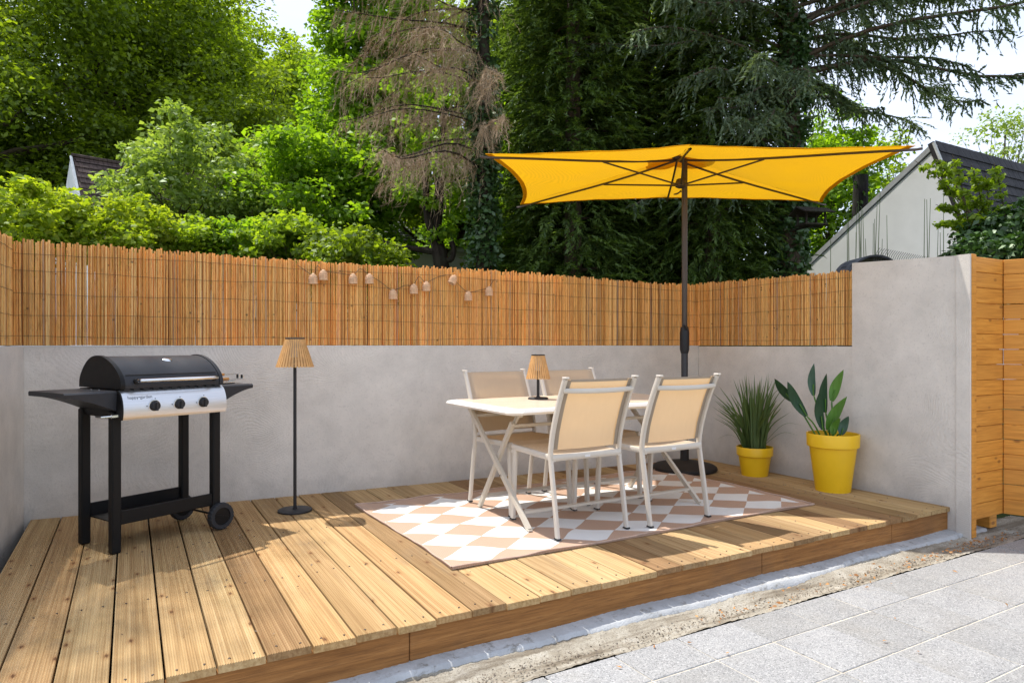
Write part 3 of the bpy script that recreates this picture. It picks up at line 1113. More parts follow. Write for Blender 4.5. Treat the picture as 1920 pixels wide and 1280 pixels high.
# ------------------------------------------------------------------ dining chairs
def oval(m, pts, w, dpt, n=10):
    """flat-oval tube: w across x, dpt along the plane of travel"""
    pts = [Vector(p) for p in pts]
    o = len(m.v)
    for i, p in enumerate(pts):
        t = (pts[min(i + 1, len(pts) - 1)] - pts[max(i - 1, 0)]).normalized()
        a = Vector((1, 0, 0))
        b = t.cross(a).normalized()
        for k in range(n):
            g_ = 2 * math.pi * (k + .5) / n
            ca, sa = math.cos(g_), math.sin(g_)
            ca = math.copysign(abs(ca) ** .6, ca)
            sa = math.copysign(abs(sa) ** .6, sa)
            m.v.append(tuple(p + a * ca * w / 2 + b * sa * dpt / 2))
    for i in range(len(pts) - 1):
        for k in range(n):
            k2 = (k + 1) % n
            m.f.append((o + i * n + k, o + i * n + k2, o + (i + 1) * n + k2, o + (i + 1) * n + k))
    m.f.append(tuple(o + k for k in range(n))[::-1])
    m.f.append(tuple(o + (len(pts) - 1) * n + k for k in range(n)))
    return m


def spline(pts, n=6):
    out = []
    P = [Vector(p) for p in pts]
    P = [P[0] * 2 - P[1]] + P + [P[-1] * 2 - P[-2]]
    for i in range(1, len(P) - 2):
        for k in range(n):
            t = k / n
            a, b, c, d = P[i - 1:i + 3]
            out.append(0.5 * ((2 * b) + (c - a) * t + (2 * a - 5 * b + 4 * c - d) * t * t + (3 * b - a - 3 * c + d) * t ** 3))
    out.append(P[-2])
    return out


# side profile of the back post (y forward, z up), rear foot at y = 0
POST = [(0.0, 0.0), (0.035, 0.22), (0.066, 0.40), (0.068, 0.47), (0.045, 0.58), (-0.005, 0.72), (-0.05, 0.82), (-0.072, 0.865)]


def post_y(z):
    for (y0, z0), (y1, z1) in zip(POST[:-1], POST[1:]):
        if z0 <= z <= z1:
            return y0 + (y1 - y0) * (z - z0) / (z1 - z0)
    return POST[-1][0]


def make_chair():
    c = empty('dining_chair')
    HW = 0.235
    for s in (-1, 1):
        m = MB()
        oval(m, spline([(s * HW, y, z) for y, z in POST], 4), 0.021, 0.033)
        pst = m.build('back_post', 'frame', c, True)
        e = MB().bbox((s * HW, -0.075, 0.869), (0.026, 0.040, 0.010), 0.003).build('end_cap', 'frame', pst)
        m = MB()
        oval(m, [(s * (HW - .012), 0.50, 0.0), (s * (HW - .014), 0.488, 0.22), (s * (HW - .014), 0.475, 0.424)], 0.023, 0.038)
        m.build('leg', 'frame', c, True)
        m = MB()
        oval(m, [(s * (HW - .013), 0.05, 0.425), (s * (HW - .013), 0.50, 0.436)], 0.022, 0.034)
        m.build('seat_rail', 'frame', c, True)
        for zz, kk in ((0.0, 'foot'),):
            MB().bbox((s * HW, 0.0, 0.004), (0.026, 0.040, 0.008), 0.002).build('foot_pad', 'rubber', c)
            MB().bbox((s * (HW - .012), 0.50, 0.004), (0.026, 0.040, 0.008), 0.002).build('foot_pad', 'rubber', c)
    MB().tube([(-HW, 0.060, 0.428), (HW, 0.060, 0.428)], 0.0165, 8, flat=(.8, 1.15)).build('rear_bar', 'frame', c, True)
    MB().tube([(-HW, 0.485, 0.410), (HW, 0.485, 0.410)], 0.013, 8).build('front_bar', 'frame', c, True)
    yb = post_y(0.795)
    MB().tube(spline([(-HW, yb - .012, 0.800), (-HW * .5, yb - .034, 0.797), (0, yb - .040, 0.796), (HW * .5, yb - .034, 0.797), (HW, yb - .012, 0.800)], 4), 0.0125, 8, flat=(1, 1.2)).build('back_bar', 'frame', c, True)
    # back sling: stretched between the posts, hollowed
    def sheet(fn, nu, nv, th):
        m = MB()
        for side in (0, 1):
            for j in range(nv + 1):
                for i in range(nu + 1):
                    p, nmv = fn(i / nu, j / nv)
                    m.v.append(tuple(Vector(p) + Vector(nmv) * (th if side else 0)))
        k = (nu + 1) * (nv + 1)
        for j in range(nv):
            for i in range(nu):
                a = j * (nu + 1) + i
                m.f.append((a, a + 1, a + nu + 2, a + nu + 1))
                m.f.append((k + a, k + a + nu + 1, k + a + nu + 2, k + a + 1))
        for i in range(nu):
            m.f.append((i, k + i, k + i + 1, i + 1))
            a = nv * (nu + 1) + i
            m.f.append((a, a + 1, k + a + 1, k + a))
        for j in range(nv):
            a = j * (nu + 1)
            m.f.append((a, a + nu + 1, k + a + nu + 1, k + a))
            a += nu
            m.f.append((a, k + a, k + a + nu + 1, a + nu + 1))
        return m
    W2 = HW - 0.008

    def back_fn(u, v):
        z = 0.470 + (0.858 - 0.470) * v
        x = -W2 + 2 * W2 * u
        return (x, post_y(z) + 0.010 - 0.020 * math.sin(math.pi * u), z), (0, 1, 0)

    bs = sheet(back_fn, 10, 12, 0.0022).build('back_sling', 'sling', c, True)

    def seat_fn(u, v):
        y = 0.065 + (0.492 - 0.065) * v
        x = -W2 + .006 + 2 * (W2 - .006) * u
        return (x, y, 0.440 + 0.010 * v - 0.014 * math.sin(math.pi * u) * math.sin(math.pi * (0.1 + 0.9 * v)) - (0.03 * max(0, v - .93) / .07)), (0, 0, 1)

    sheet(seat_fn, 10, 12, 0.0022).build('seat_sling', 'sling', c, True)
    # doubled, darker hems of the back sling
    for s in (-1, 1):
        m = MB()
        zz = [0.472 + (0.857 - .472) * k / 8 for k in range(9)]
        for z in zz:
            x0, x1 = s * (W2 - .001), s * (W2 - 0.034)
            yy = post_y(z) + 0.0065
            m.v += [(x0, yy, z), (x1, yy - .0085, z)]
        for k in range(8):
            m.f.append((2 * k, 2 * k + 1, 2 * k + 3, 2 * k + 2))
        m.build('hem', 'hem', bs, True)
    m = MB()
    for k in range(9):
        u = k / 8
        x = -W2 + .034 + 2 * (W2 - .034) * u
        y = post_y(.858) + 0.0095 - 0.020 * math.sin(math.pi * (0.07 + .86 * u))
        m.v += [(x, y - .0005, 0.8595), (x, y + .002, 0.846)]
    for k in range(8):
        m.f.append((2 * k, 2 * k + 1, 2 * k + 3, 2 * k + 2))
    m.build('hem', 'hem', bs, True)
    MB().box((-0.005, 0.0435, 0.427), (0.036, 0.001, 0.013)).build('maker_tag', 'verge', c)
    return c


proto = make_chair()
spots = [((2.276, 3.045), 0.0, 'beige sling chair at the near side of the table, left one, seen from behind'),
         ((2.880, 3.002), 0.03, 'beige sling chair at the near side of the table, right one, seen from behind'),
         ((2.275, 4.105), math.pi + 0.04, 'beige sling chair against the back wall facing us, nearest the floor lamp'),
         ((2.880, 4.118), math.pi, 'beige sling chair against the back wall facing us, right of the table lamp')]
for i, ((x, y), a, lab) in enumerate(spots):
    c = proto if i == 0 else copy_tree(proto)
    c.location = (x, y, rz_(x, y))
    c.rotation_euler = (0, 0, a)
    tag(c, lab, 'chair', 'dining chairs round the table')

# ------------------------------------------------------------------ dining table
TZ = 0.692
tab = empty('dining_table', (2.655, 3.73, 0.011), 0, 'long pale dining table with white rim and crossed legs', 'table')
hx, hy, ch = 0.775, 0.455, 0.085


def octo(hx, hy, ch):
    return [(-hx + ch, -hy), (hx - ch, -hy), (hx, -hy + ch * .62), (hx, hy - ch * .62), (hx - ch, hy), (-hx + ch, hy), (-hx, hy - ch * .62), (-hx, -hy + ch * .62)]


m = MB()
rings = [(octo(hx - .045, hy - .045, ch * .8), TZ - .036), (octo(hx - .012, hy - .012, ch), TZ - .032), (octo(hx, hy, ch), TZ - .018), (octo(hx - .010, hy - .010, ch), TZ - .003), (octo(hx - .05, hy - .05, ch * .8), TZ)]
for ring, z in rings:
    m.v += [(x, y, z - .011) for x, y in ring]
for i in range(len(rings) - 1):
    for k in range(8):
        k2 = (k + 1) % 8
        m.f.append((i * 8 + k, i * 8 + k2, (i + 1) * 8 + k2, (i + 1) * 8 + k))
m.f.append(tuple(range(8))[::-1])
m.f.append(tuple(32 + k for k in range(8)))
m.build('table_top', 'table_rim', tab)
n_sl = 6
wsl = (2 * (hy - .062)) / n_sl
for k in range(n_sl):
    MB().bbox((0, -(hy - .062) + wsl * (k + .5), TZ - .0105), (2 * (hx - .066) - (0.03 if k in (0, n_sl - 1) else 0), wsl - .0025, 0.004), 0.001).build('slat', 'oak_top', tab)


def bar(m, a, b, w, h):
    """rectangular bar from a to b (w across, h deep)"""
    a, b = Vector(a), Vector(b)
    t = (b - a).normalized()
    s = t.cross(Vector((1, 0, 0)))
    if s.length < .1:
        s = t.cross(Vector((0, 0, 1)))
    s.normalize()
    u = s.cross(t).normalized()
    P = []
    for p in (a, b):
        for i, j in ((-1, -1), (1, -1), (1, 1), (-1, 1)):
            P.append(p + u * i * w / 2 + s * j * h / 2)
    return m.add(P, [(0, 1, 2, 3), (4, 7, 6, 5), (0, 4, 5, 1), (1, 5, 6, 2), (2, 6, 7, 3), (3, 7, 4, 0)])


for s in (-1, 1):
    xo = s * 0.655
    xi = s * 0.625
    bar(MB(), (xo, -0.46, 0.006), (xo, 0.30, TZ - .045), .022, .028).build('leg', 'frame2', tab)
    bar(MB(), (xi, 0.20, 0.006), (xi, -0.22, TZ - .11), .022, .028).build('leg', 'frame2', tab)
    bar(MB(), (xi - s * .026, -0.05, 0.41), (xi - s * .026, -0.26, TZ - .045), .014, .024).build('hinge_stay', 'frame2', tab)
    MB().tube([(xo - .02, -.155, .262), (xo + .02, -.155, .262)], 0.008, 8).build('pivot', 'chrome', tab)
    MB().bbox((xo - s * .01, 0.0, TZ - .055), (.03, .70, .020), .002).build('cross_rail', 'frame2', tab)
    for yy, xx in ((-.46, xo), (.20, xi)):
        MB().bbox((xx, yy, .005), (.026, .034, .010), .002).build('foot_pad', 'frame2', tab)
bar(MB(), (-.64, -.372, .085), (.64, -.372, .085), .014, .030).build('stretcher', 'frame2', tab)
bar(MB(), (-.62, .142, .085), (.62, .142, .085), .014, .030).build('stretcher', 'frame2', tab)
bar(MB(), (-.62, -.20, .56), (.62, -.20, .56), .018, .026).build('stretcher', 'frame2', tab)
bar(MB(), (-.64, .25, .585), (.64, .25, .585), .018, .026).build('stretcher', 'frame2', tab)


# ------------------------------------------------------------------ cane lamps
def make_lamp(name, label, loc, base_r, pole_r, z_sh0, z_sh1, r0, r1, nsl, group=None):
    t = empty(name, loc, 0, label, 'lamp', group)
    MB().lathe([(base_r, 0.0), (base_r, 0.008), (base_r - .006, 0.012), (pole_r * 1.4, 0.014), (pole_r * 1.4, 0.020)], 40).build('base', 'black_metal', t, True)
    MB().lathe([(pole_r, 0.018), (pole_r, z_sh1 - .004)], 16).build('pole', 'black_metal', t, True)
    MB().lathe([(r1 + .004, z_sh1 - .002), (r1 + .004, z_sh1 + .004), (r1 - .004, z_sh1 + .006)], 28).build('cap', 'black_metal', t, True)
    MB().lathe([(pole_r * 2.2, z_sh0 + (z_sh1 - z_sh0) * .35), (pole_r * 2.4, z_sh1 - .01)], 14).build('light_tube', 'verge', t, True)
    sh = empty('lamp_shade')
    me = MB()
    wdt = 2 * math.pi * r0 / nsl * .74
    for k in range(nsl):
        g_ = 2 * math.pi * k / nsl
        ca, sa = math.cos(g_), math.sin(g_)
        tx, ty = -sa, ca
        P = []
        for (rr_, zz, ww) in ((r1, z_sh1 - .003, wdt * r1 / r0 * 1.15), (r0, z_sh0, wdt)):
            for dr in (0, .003):
                for si in (-1, 1):
                    P.append(((rr_ + dr) * ca + tx * si * ww / 2, (rr_ + dr) * sa + ty * si * ww / 2, zz))
        me.add(P, [(0, 1, 5, 4), (2, 6, 7, 3), (0, 4, 6, 2), (1, 3, 7, 5), (0, 2, 3, 1), (4, 5, 7, 6)])
    for zz in (.12, .9):
        rr_ = r0 + (r1 - r0) * zz - .003
        z_ = z_sh0 + (z_sh1 - z_sh0) * zz
        me.tube([(rr_ * math.cos(a * math.pi / 16), rr_ * math.sin(a * math.pi / 16), z_) for a in range(33)], .002, 5, False)
    C_ = me.build('lamp_shade', 'rattan', t)
    bpy.data.objects.remove(sh)
    return t


make_lamp('floor_lamp', 'tall black floor lamp with cane shade beside the barbecue', (0.977, 4.458, 0.0), 0.106, 0.0105, 0.915, 1.095, 0.115, 0.056, 36)
make_lamp('table_lamp', 'small black lamp with cane shade standing on the dining table', (2.428, 3.857, TZ + .003), 0.068, 0.0095, 0.135, 0.292, 0.079, 0.042, 30)

# ------------------------------------------------------------------ barbecue
bbq = empty('gas_barbecue', (0.164, 4.268, 0.0), R(26.65), 'black gas barbecue with steel control panel and side shelves by the wall', 'barbecue')
for x in (-.2775, .2775):
    for y in (-.157, .157):
        z0 = 0.0 if x < 0 else 0.075
        m = MB()
        m.bbox((x, y, (z0 + .72) / 2), (.046, .046, .72 - z0), .006)
        m.build('leg', 'grill_black', bbq)
tray = MB().box((0, 0, .142), (.51, .30, .006)).build('bottom_shelf', 'grill_black', bbq)
for y in (-.163, .163):
    MB().bbox((0, y, .174), (.51, .012, .070), .003).build('shelf_rail', 'grill_black', tray)
# wheels
for y in (-.195, .195):
    w = empty('tmp')
    m = MB()
    nT = 44
    prof = [(.050, -.020), (.072, -.020), (.0765, -.012), (.0765, .012), (.072, .020), (.050, .020)]
    for i in range(nT):
        g_ = 2 * math.pi * i / nT
        kk = 1.0 if i % 2 else 0.965
        for r_, yy in prof:
            r2 = r_ * (kk if r_ > .06 else 1)
            m.v.append((r2 * math.cos(g_), yy, r2 * math.sin(g_)))
    npf = len(prof)
    for i in range(nT):
        j = (i + 1) % nT
        for k in range(npf):
            k2 = (k + 1) % npf
            m.f.append((i * npf + k, j * npf + k, j * npf + k2, i * npf + k2))
    ty = m.build('wheel', 'rubber', bbq)
    bpy.data.objects.remove(w)
    ty.location = (.290, y, .0765)
    m = MB()
    for i in range(28):
        g_ = 2 * math.pi * i / 28
        m.v += [(.0505 * math.cos(g_), -.014, .0505 * math.sin(g_)), (.0505 * math.cos(g_), .014, .0505 * math.sin(g_))]
    for i in range(28):
        j = (i + 1) % 28
        m.f.append((2 * i, 2 * j, 2 * j + 1, 2 * i + 1))
    m.f.append(tuple(range(0, 56, 2)))
    m.f.append(tuple(range(1, 56, 2))[::-1])
    m.box((0, 0, 0), (.092, .034, .010), Matrix.Rotation(.3, 3, 'Y'))
    m.build('hub_cap', 'grill_black', ty)
MB().tube([(.290, -.20, .0765), (.290, .20, .0765)], .006, 8).build('axle', 'grill_black', bbq)
# firebox
fb = MB()
fb.prism([(-.205, .70), (-.205, .826), (.195, .826), (.195, .72), (.12, .685), (-.15, .685)], 'x', -.283, .283)
fb = fb.build('firebox', 'grill_black', bbq)
MB().box((0, -.03, .676), (.5, .26, .014)).build('drip_tray', 'steel', fb)
m = MB()
for k in range(11):
    m.box((-.25 + k * .05, -.2155, .827), (.030, .012, .006))
o = m.build('vent_row', 'rubber', fb)
# lid
lp = spline([(0, -.222, .832), (0, -.224, .858), (0, -.205, .897), (0, -.150, .945), (0, -.075, .980), (0, .005, .995), (0, .085, .982), (0, .150, .938), (0, .192, .880), (0, .198, .832)], 4)
lp = [(p.y, p.z) for p in lp]
lid = MB().prism(lp, 'x', -.262, .262).build('lid', 'grill_lid', bbq, True)
for s in (-1, 1):
    cy, cz = -.01, .83
    big = [(cy + (y - cy) * 1.022, .832 + (z - .832) * 1.03) for y, z in lp]
    MB().prism(big, 'x', *sorted((s * .262, s * .283))).build('lid_end', 'grill_black' if s < 0 else 'grill_lid', lid, True)
MB().tube([(-.25, -.2065, .9005), (.25, -.2065, .9005)], .0022, 5).build('seam', 'grill_black', lid)
hd = MB().tube(spline([(-.205, -.222, .868), (-.200, -.252, .872), (-.18, -.268, .873), (0, -.272, .874), (.20, -.268, .873), (.222, -.252, .872), (.227, -.222, .868)], 5), .0095, 10).build('handle', 'chrome', lid, True)
for x in (-.205, .227):
    MB().tube([(x, -.215, .868), (x, -.235, .869)], .014, 10).build('handle_mount', 'grill_black', hd)
bd = MB().lathe([(.0, .004), (.016, .0035), (.0205, .001), (.0205, -.003)], 26, closed=False).build('badge', 'chrome', lid, True)
bd.location = (.030, -.098, .9735)
bd.rotation_euler = (R(30), 0, 0)
bd.scale = (1.25, .9, 1)
# curved control panel
pp = spline([(0, -.206, .826), (0, -.232, .805), (0, -.249, .768), (0, -.255, .728), (0, -.252, .695), (0, -.246, .678)], 4)
pf = [(p.y, p.z) for p in pp]
panel = MB().prism(pf + [(-.238, .678), (-.205, .70), (-.200, .820)], 'x', -.283, .287).build('control_panel', 'steel', bbq, True)
MB().prism([(y - .0005, z - .001) for y, z in pf] + [(-.21, .682), (-.205, .70), (-.200, .823)], 'x', -.290, -.2835).build('panel_edge', 'grill_black', panel)
for x in (-.127, .007, .144):
    kb = MB()
    kb.lathe([(.0275, 0), (.0275, .004), (.0225, .006), (.0215, .020), (.019, .022)], 26)
    kb.box((0, 0, .022), (.012, .044, .016))
    kb = kb.build('knob', 'rubber', panel, True)
    kb.location = (x, -.2545, .741)
    kb.rotation_euler = (R(96), 0, R(0))
    rg = MB().lathe([(.0300, -.0008), (.0300, .0016), (.0275, .002)], 30).build('knob_bezel', 'chrome', kb, True)
    for ang_, s_ in ((180, .0022), (90, .0026), (250, .0020)):
        g_ = R(ang_)
        MB().box((.040 * math.cos(g_), .037 * math.sin(g_), .0018), (.0050, .0050, .001)).build('dial_mark', 'rubber', kb)
# lettering
tcu = bpy.data.curves.new('lettering', 'FONT')
tcu.body = 'happy\u2022garden'
tcu.size = 0.023
tcu.extrude = 0.0004
to = bpy.data.objects.new('lettering', tcu)
C.objects.link(to)
dg = bpy.context.evaluated_depsgraph_get()
tme = bpy.data.meshes.new_from_object(to.evaluated_get(dg))
bpy.data.objects.remove(to)
tme.materials.clear()
tme.materials.append(M['rubber'])
tx = link('lettering', tme, panel)
tx.location = (-.258, -.2445, .7815)
tx.rotation_euler = (R(66), 0, 0)
# side shelves: folded sheet, deeper towards the grill
for s in (-1, 1):
    m = MB()
    x_in, x_out = s * .290, s * (.530 if s < 0 else .500)
    ns = 8
    for i in range(ns + 1):
        t = i / ns
        x = x_in + (x_out - x_in) * t
        zt = .823
        zb_ = .823 - (.078 * (1 - t) ** 1.5 + .024)
        for y, z in ((-.198, zb_), (-.202, zt - .008), (-.192, zt), (.172, zt), (.182, zt - .008), (.178, zb_)):
            m.v.append((x, y, z))
    for i in range(ns):
        for k in range(6):
            k2 = (k + 1) % 6
            m.f.append((i * 6 + k, i * 6 + k2, (i + 1) * 6 + k2, (i + 1) * 6 + k))
    m.f.append((0, 1, 2, 3, 4, 5))
    m.f.append(tuple(ns * 6 + k for k in range(6)))
    sh = m.build('side_shelf', 'grill_lid', bbq, False)
    for k in range(2):
        MB().lathe([(.006, 0), (.006, .003), (.003, .004)], 10, (s * .305, -.06 + k * .08, .823)).build('bolt', 'chrome', sh)
    MB().prism([(-.16, .70), (-.16, .80), (.15, .80), (.15, .70)], 'x', *sorted((s * .2835, s * .289))).build('side_bracket', 'grill_black', bbq)
vp = MB().tube([(-.285, -.222, .700), (-.335, -.220, .698), (-.372, -.214, .697)], .0055, 8).build('gas_inlet', 'chrome', bbq, True)
MB().tube([(-.296, -.222, .700), (-.325, -.2205, .699)], .0105, 6).build('nut', 'chrome', vp)
# tongs and turner lying on the right-hand shelf
ca, sa = math.cos(R(26.65)), math.sin(R(26.65))


def bl(x, y, z):
    return (0.164 + x * ca - y * sa, 4.268 + x * sa + y * ca, z)


tg = empty('barbecue_tongs', bl(.37, -.03, .824), R(26.65 + 8), 'copper-handled tongs and turner resting on the right side shelf', 'tongs')
tg.scale = (1.15, 1.3, 1.6)
MB().bbox((-.03, -.05, .018), (.11, .020, .010), .003).build('grip', 'copper', tg)
MB().bbox((-.03, -.022, .034), (.11, .020, .010), .003).build('grip', 'copper', tg)
m = MB()
m.bbox((.07, -.05, .016), (.09, .012, .003), .001)
m.bbox((.118, -.05, .024), (.006, .016, .018), .001)
m.build('arm', 'chrome', tg)
m = MB()
m.bbox((.07, -.022, .034), (.09, .012, .003), .001)
m.bbox((.118, -.022, .026), (.006, .016, .018), .001)
m.build('arm', 'chrome', tg)
MB().bbox((-.02, -.035, .006), (.17, .05, .012), .004).build('turner_blade', 'chrome', tg)

# ------------------------------------------------------------------ parasol
pole_xy = Vector((4.165, 4.285))
um = empty('parasol', (pole_xy.x, pole_xy.y, 0.0), 0, 'rectangular yellow parasol with dark pole in the corner of the deck', 'parasol')
MB().lathe([(.262, 0.0), (.270, .012), (.266, .030), (.245, .044), (.16, .066), (.06, .080), (.040, .084), (.036, .10), (.036, .21), (.030, .215)], 48).build('base', 'base_black', um, True)
MB().lathe([(.0285, .10), (.0285, 1.02)], 20).build('lower_pole', 'pole_grey', um, True)
cl = MB().lathe([(.031, .985), (.040, 1.02), (.040, 1.16), (.034, 1.20), (.030, 1.21)], 20).build('pole_joint', 'black_metal', um, True)
MB().tube([(.0, -.03, 1.19), (-.085, -.075, 1.225)], .010, 8).build('crank_handle', 'black_metal', cl)
MB().lathe([(.0245, 1.19), (.0245, 2.65)], 20).build('upper_pole', 'pole_brown', um, True)
HZ_ = 2.66
e1 = Vector((math.cos(R(-38)), math.sin(R(-38)), 0))        # long side
e2 = Vector((-e1.y, e1.x, 0))
CEN = Vector((-.075, .012, 0))


def corner(a, b):
    z = 2.44 + (-.030 * a) + (.02 * b)
    return CEN + e1 * (1.465 * a) + e2 * (1.0 * b) + Vector((0, 0, z))


top = Vector((CEN.x, CEN.y, HZ_))
rim = [corner(-1, -1), (corner(-1, -1) + corner(1, -1)) / 2 + e2 * .035 + Vector((0, 0, .045)), corner(1, -1), corner(1, 1), (corner(1, 1) + corner(-1, 1)) / 2 - e2 * .035 + Vector((0, 0, .045)), corner(-1, 1)]
cm = MB()
NS, NT = 12, 12
th = 0.0015
for side in (0,):
    for k in range(6):
        a, b = rim[k], rim[(k + 1) % 6]
        o = len(cm.v)
        span = (b - a).length
        bow = .07 * span / 1.5 if k not in (2, 5) else .125
        mid_in = (top - (a + b) / 2)
        mid_in.z = 0
        mid_in.normalize()
        for j in range(NT + 1):
            t = j / NT
            for i in range(NS + 1):
                s = i / NS
                p = a.lerp(b, s)
                p = p + mid_in * (bow * 4 * s * (1 - s))
                q = top.lerp(p, t)
                q.z += -.045 * math.sin(math.pi * t) * 1.0 * 4 * s * (1 - s) * .9 - 0.03 * math.sin(math.pi * t) * (1 - t) + .0022 * math.sin(s * math.pi * 9) * t ** 5 + .003 * math.sin(t * 17 + k) * math.sin(s * 11 + 2 * k)
                cm.v.append(tuple(q))
        for j in range(NT):
            for i in range(NS):
                q = o + j * (NS + 1) + i
                cm.f.append((q, q + 1, q + NS + 2, q + NS + 1))
canopy = cm.build('canopy', 'canopy', um, True)
bmx = bmesh.new()
bmx.from_mesh(canopy.data)
bmesh.ops.remove_doubles(bmx, verts=bmx.verts, dist=1e-4)
bmx.to_mesh(canopy.data)
bmx.free()
# doubled hem round the edge and stitched seams along the ribs
M['canopy_hem'] = mat_fabric('yellow_hem', (0.62, 0.31, 0.008), 0.22)
for k in range(6):
    hm_ = MB()
    a, b = rim[k], rim[(k + 1) % 6]
    bow = .07 * (b - a).length / 1.5 if k not in (2, 5) else .125
    mid_in = (top - (a + b) / 2)
    mid_in.z = 0
    mid_in.normalize()
    for i in range(NS + 1):
        s = i / NS
        p = a.lerp(b, s) + mid_in * (bow * 4 * s * (1 - s))
        for t in (1.0, .972):
            q = top.lerp(p, t)
            q.z += -.045 * math.sin(math.pi * t) * 3.6 * s * (1 - s) - .03 * math.sin(math.pi * t) * (1 - t) + .0022 * math.sin(s * math.pi * 9) * t ** 5 + .003 * math.sin(t * 17 + k) * math.sin(s * 11 + 2 * k) - .003
            hm_.v.append(tuple(q))
    for i in range(NS):
        hm_.f.append((2 * i, 2 * i + 1, 2 * i + 3, 2 * i + 2))
    hm_.build('hem', 'canopy_hem', canopy, True)
# wind vent above the crown
vm = MB()
vt = top + Vector((0, 0, .024))
vr = [CEN + e1 * (.26 * a) + e2 * (.20 * b) + Vector((0, 0, HZ_ - .026)) for a, b in ((-1, -1), (1, -1), (1, 1), (-1, 1))]
for k in range(4):
    a, b = vr[k], vr[(k + 1) % 4]
    o = len(vm.v)
    for j in range(5):
        for i in range(7):
            s, t = i / 6, j / 4
            q = vt.lerp(a.lerp(b, s), t)
            q.z += .020 * math.sin(math.pi * 2 * s) * t
            vm.v.append(tuple(q))
    for j in range(4):
        for i in range(6):
            q = o + j * 7 + i
            vm.f.append((q, q + 1, q + 8, q + 7))
vm.build('vent_flap', 'canopy', canopy, True)
MB().lathe([(.030, 2.62), (.042, 2.635), (.042, 2.655), (.03, 2.67)], 18, (CEN.x, CEN.y, 0)).build('hub', 'pole_brown', um, True)
MB().lathe([(.035, 2.684), (.040, 2.70), (.026, 2.722), (.010, 2.732)], 16, (CEN.x, CEN.y, 0)).build('finial', 'pole_grey', um, True)
run = MB().lathe([(.028, 2.385), (.046, 2.395), (.046, 2.43), (.036, 2.455), (.028, 2.46)], 18, (CEN.x * .5, CEN.y * .5, 0)).build('runner', 'pole_brown', um, True)
for k, p in enumerate(rim):
    a = top + Vector((0, 0, -.030))
    pe = p + Vector((0, 0, -.014))
    ext = (pe - a).normalized() * (.04 if k in (0, 2, 3, 5) else -.10)
    pts = [a.lerp(pe, t) + Vector((0, 0, -.014 - .03 * math.sin(math.pi * t) * (1 - t))) for t in [i / 8 for i in range(9)]] + [pe + ext + Vector((0, 0, -.008))]
    MB().tube(pts, .0095, 6).build('rib', 'pole_brown', um, True)
    f_ = .42 if k in (0, 2, 3, 5) else .52
    j = a.lerp(pe, f_) + Vector((0, 0, -.020 - .03 * math.sin(math.pi * f_) * (1 - f_)))
    MB().tube([Vector((CEN.x * .5, CEN.y * .5, 2.415)) + (j - top).normalized() * .03, j], .0075, 6).build('strut', 'pole_brown', um, True)
tie = MB().tube(spline([(-.05, -.01, 2.36), (-.10, -.03, 2.33), (-.17, -.05, 2.305), (-.12, -.04, 2.315), (-.05, -.02, 2.345), (-.035, -.01, 2.25)], 4), .004, 6).build('tie_strap', 'pole_brown', um)


# ------------------------------------------------------------------ potted plants
def pot(root, r0, r1, h, band):
    t = .006
    MB().lathe([(r0, 0), (r0 + (r1 - r0) * (1 - band / h) * .93, h - band - .002), (r1 - .004, h - band), (r1, h - band + .004), (r1 + .003, h - .004), (r1 + .001, h), (r1 - t, h), (r1 - t * 1.5, h - .03), (r1 - t * 2.5, h - band)], 44, closed=False).build('pot', 'pot', root, True)
    MB().lathe([(r1 - t * 2, h - .045), (.02, h - .035)], 24).build('soil', 'soil', root)
    MB().lathe([(r0, .001), (.005, .001)], 24).build('pot_base', 'pot', root)


def blade(pts, w, fold, rows=9, side=None):
    """leaf or grass blade along a spline, width profile w(t), folded on the midrib"""
    P = spline(pts, max(2, rows // (len(pts) - 1)))
    m = MB()
    nP = len(P)
    for i, p in enumerate(P):
        t = (P[min(i + 1, nP - 1)] - P[max(i - 1, 0)]).normalized()
        s_ = side - t * side.dot(t)
        s_.normalize()
        nn = t.cross(s_)
        wd = w(i / (nP - 1))
        m.v += [tuple(p - s_ * wd + nn * wd * fold), tuple(p), tuple(p + s_ * wd + nn * wd * fold)]
    for i in range(nP - 1):
        a = i * 3
        m.f += [(a, a + 1, a + 4, a + 3), (a + 1, a + 2, a + 5, a + 4)]
    return m


CR = Vector((COSV, -SINV, 0))      # to the right as seen from the patio
CA = Vector((SINV, COSV, 0))       # away from the patio
gp = empty('potted_plant', (4.487, 3.823, 0), 0, 'tall grass plant in the shorter yellow pot near the corner', 'potted plant', 'plants in yellow pots')
pot(gp, .102, .140, .232, .072)
rng = random.Random(21)
for k in range(150):
    a = rng.uniform(0, 2 * math.pi)
    rb = .085 * math.sqrt(rng.random())
    b0 = Vector((rb * math.cos(a), rb * math.sin(a), .19))
    H_ = rng.uniform(.34, .66) * (1.0 if rng.random() < .8 else .75)
    out = rng.uniform(.02, .10) if rng.random() < .55 else rng.uniform(.10, .30)
    aa = a + rng.uniform(-.5, .5)
    dv = Vector((math.cos(aa), math.sin(aa), 0))
    if dv.x > 0.15:
        out *= .55
    H_ *= 1 - .9 * out
    tip = b0 + dv * out + Vector((0, 0, H_))
    mid = b0 + dv * out * .36 + Vector((0, 0, H_ * .62))
    wd = rng.uniform(.006, .0118)
    m = blade([b0, mid, tip], lambda t, wd=wd: wd * (1 - .25 * (1 - t) - t ** 3 * .97), .35, 8, Vector((-dv.y, dv.x, 0)) * math.cos(a * 3) + CR)
    m.build('leaf_blade', 'l_grass', gp)
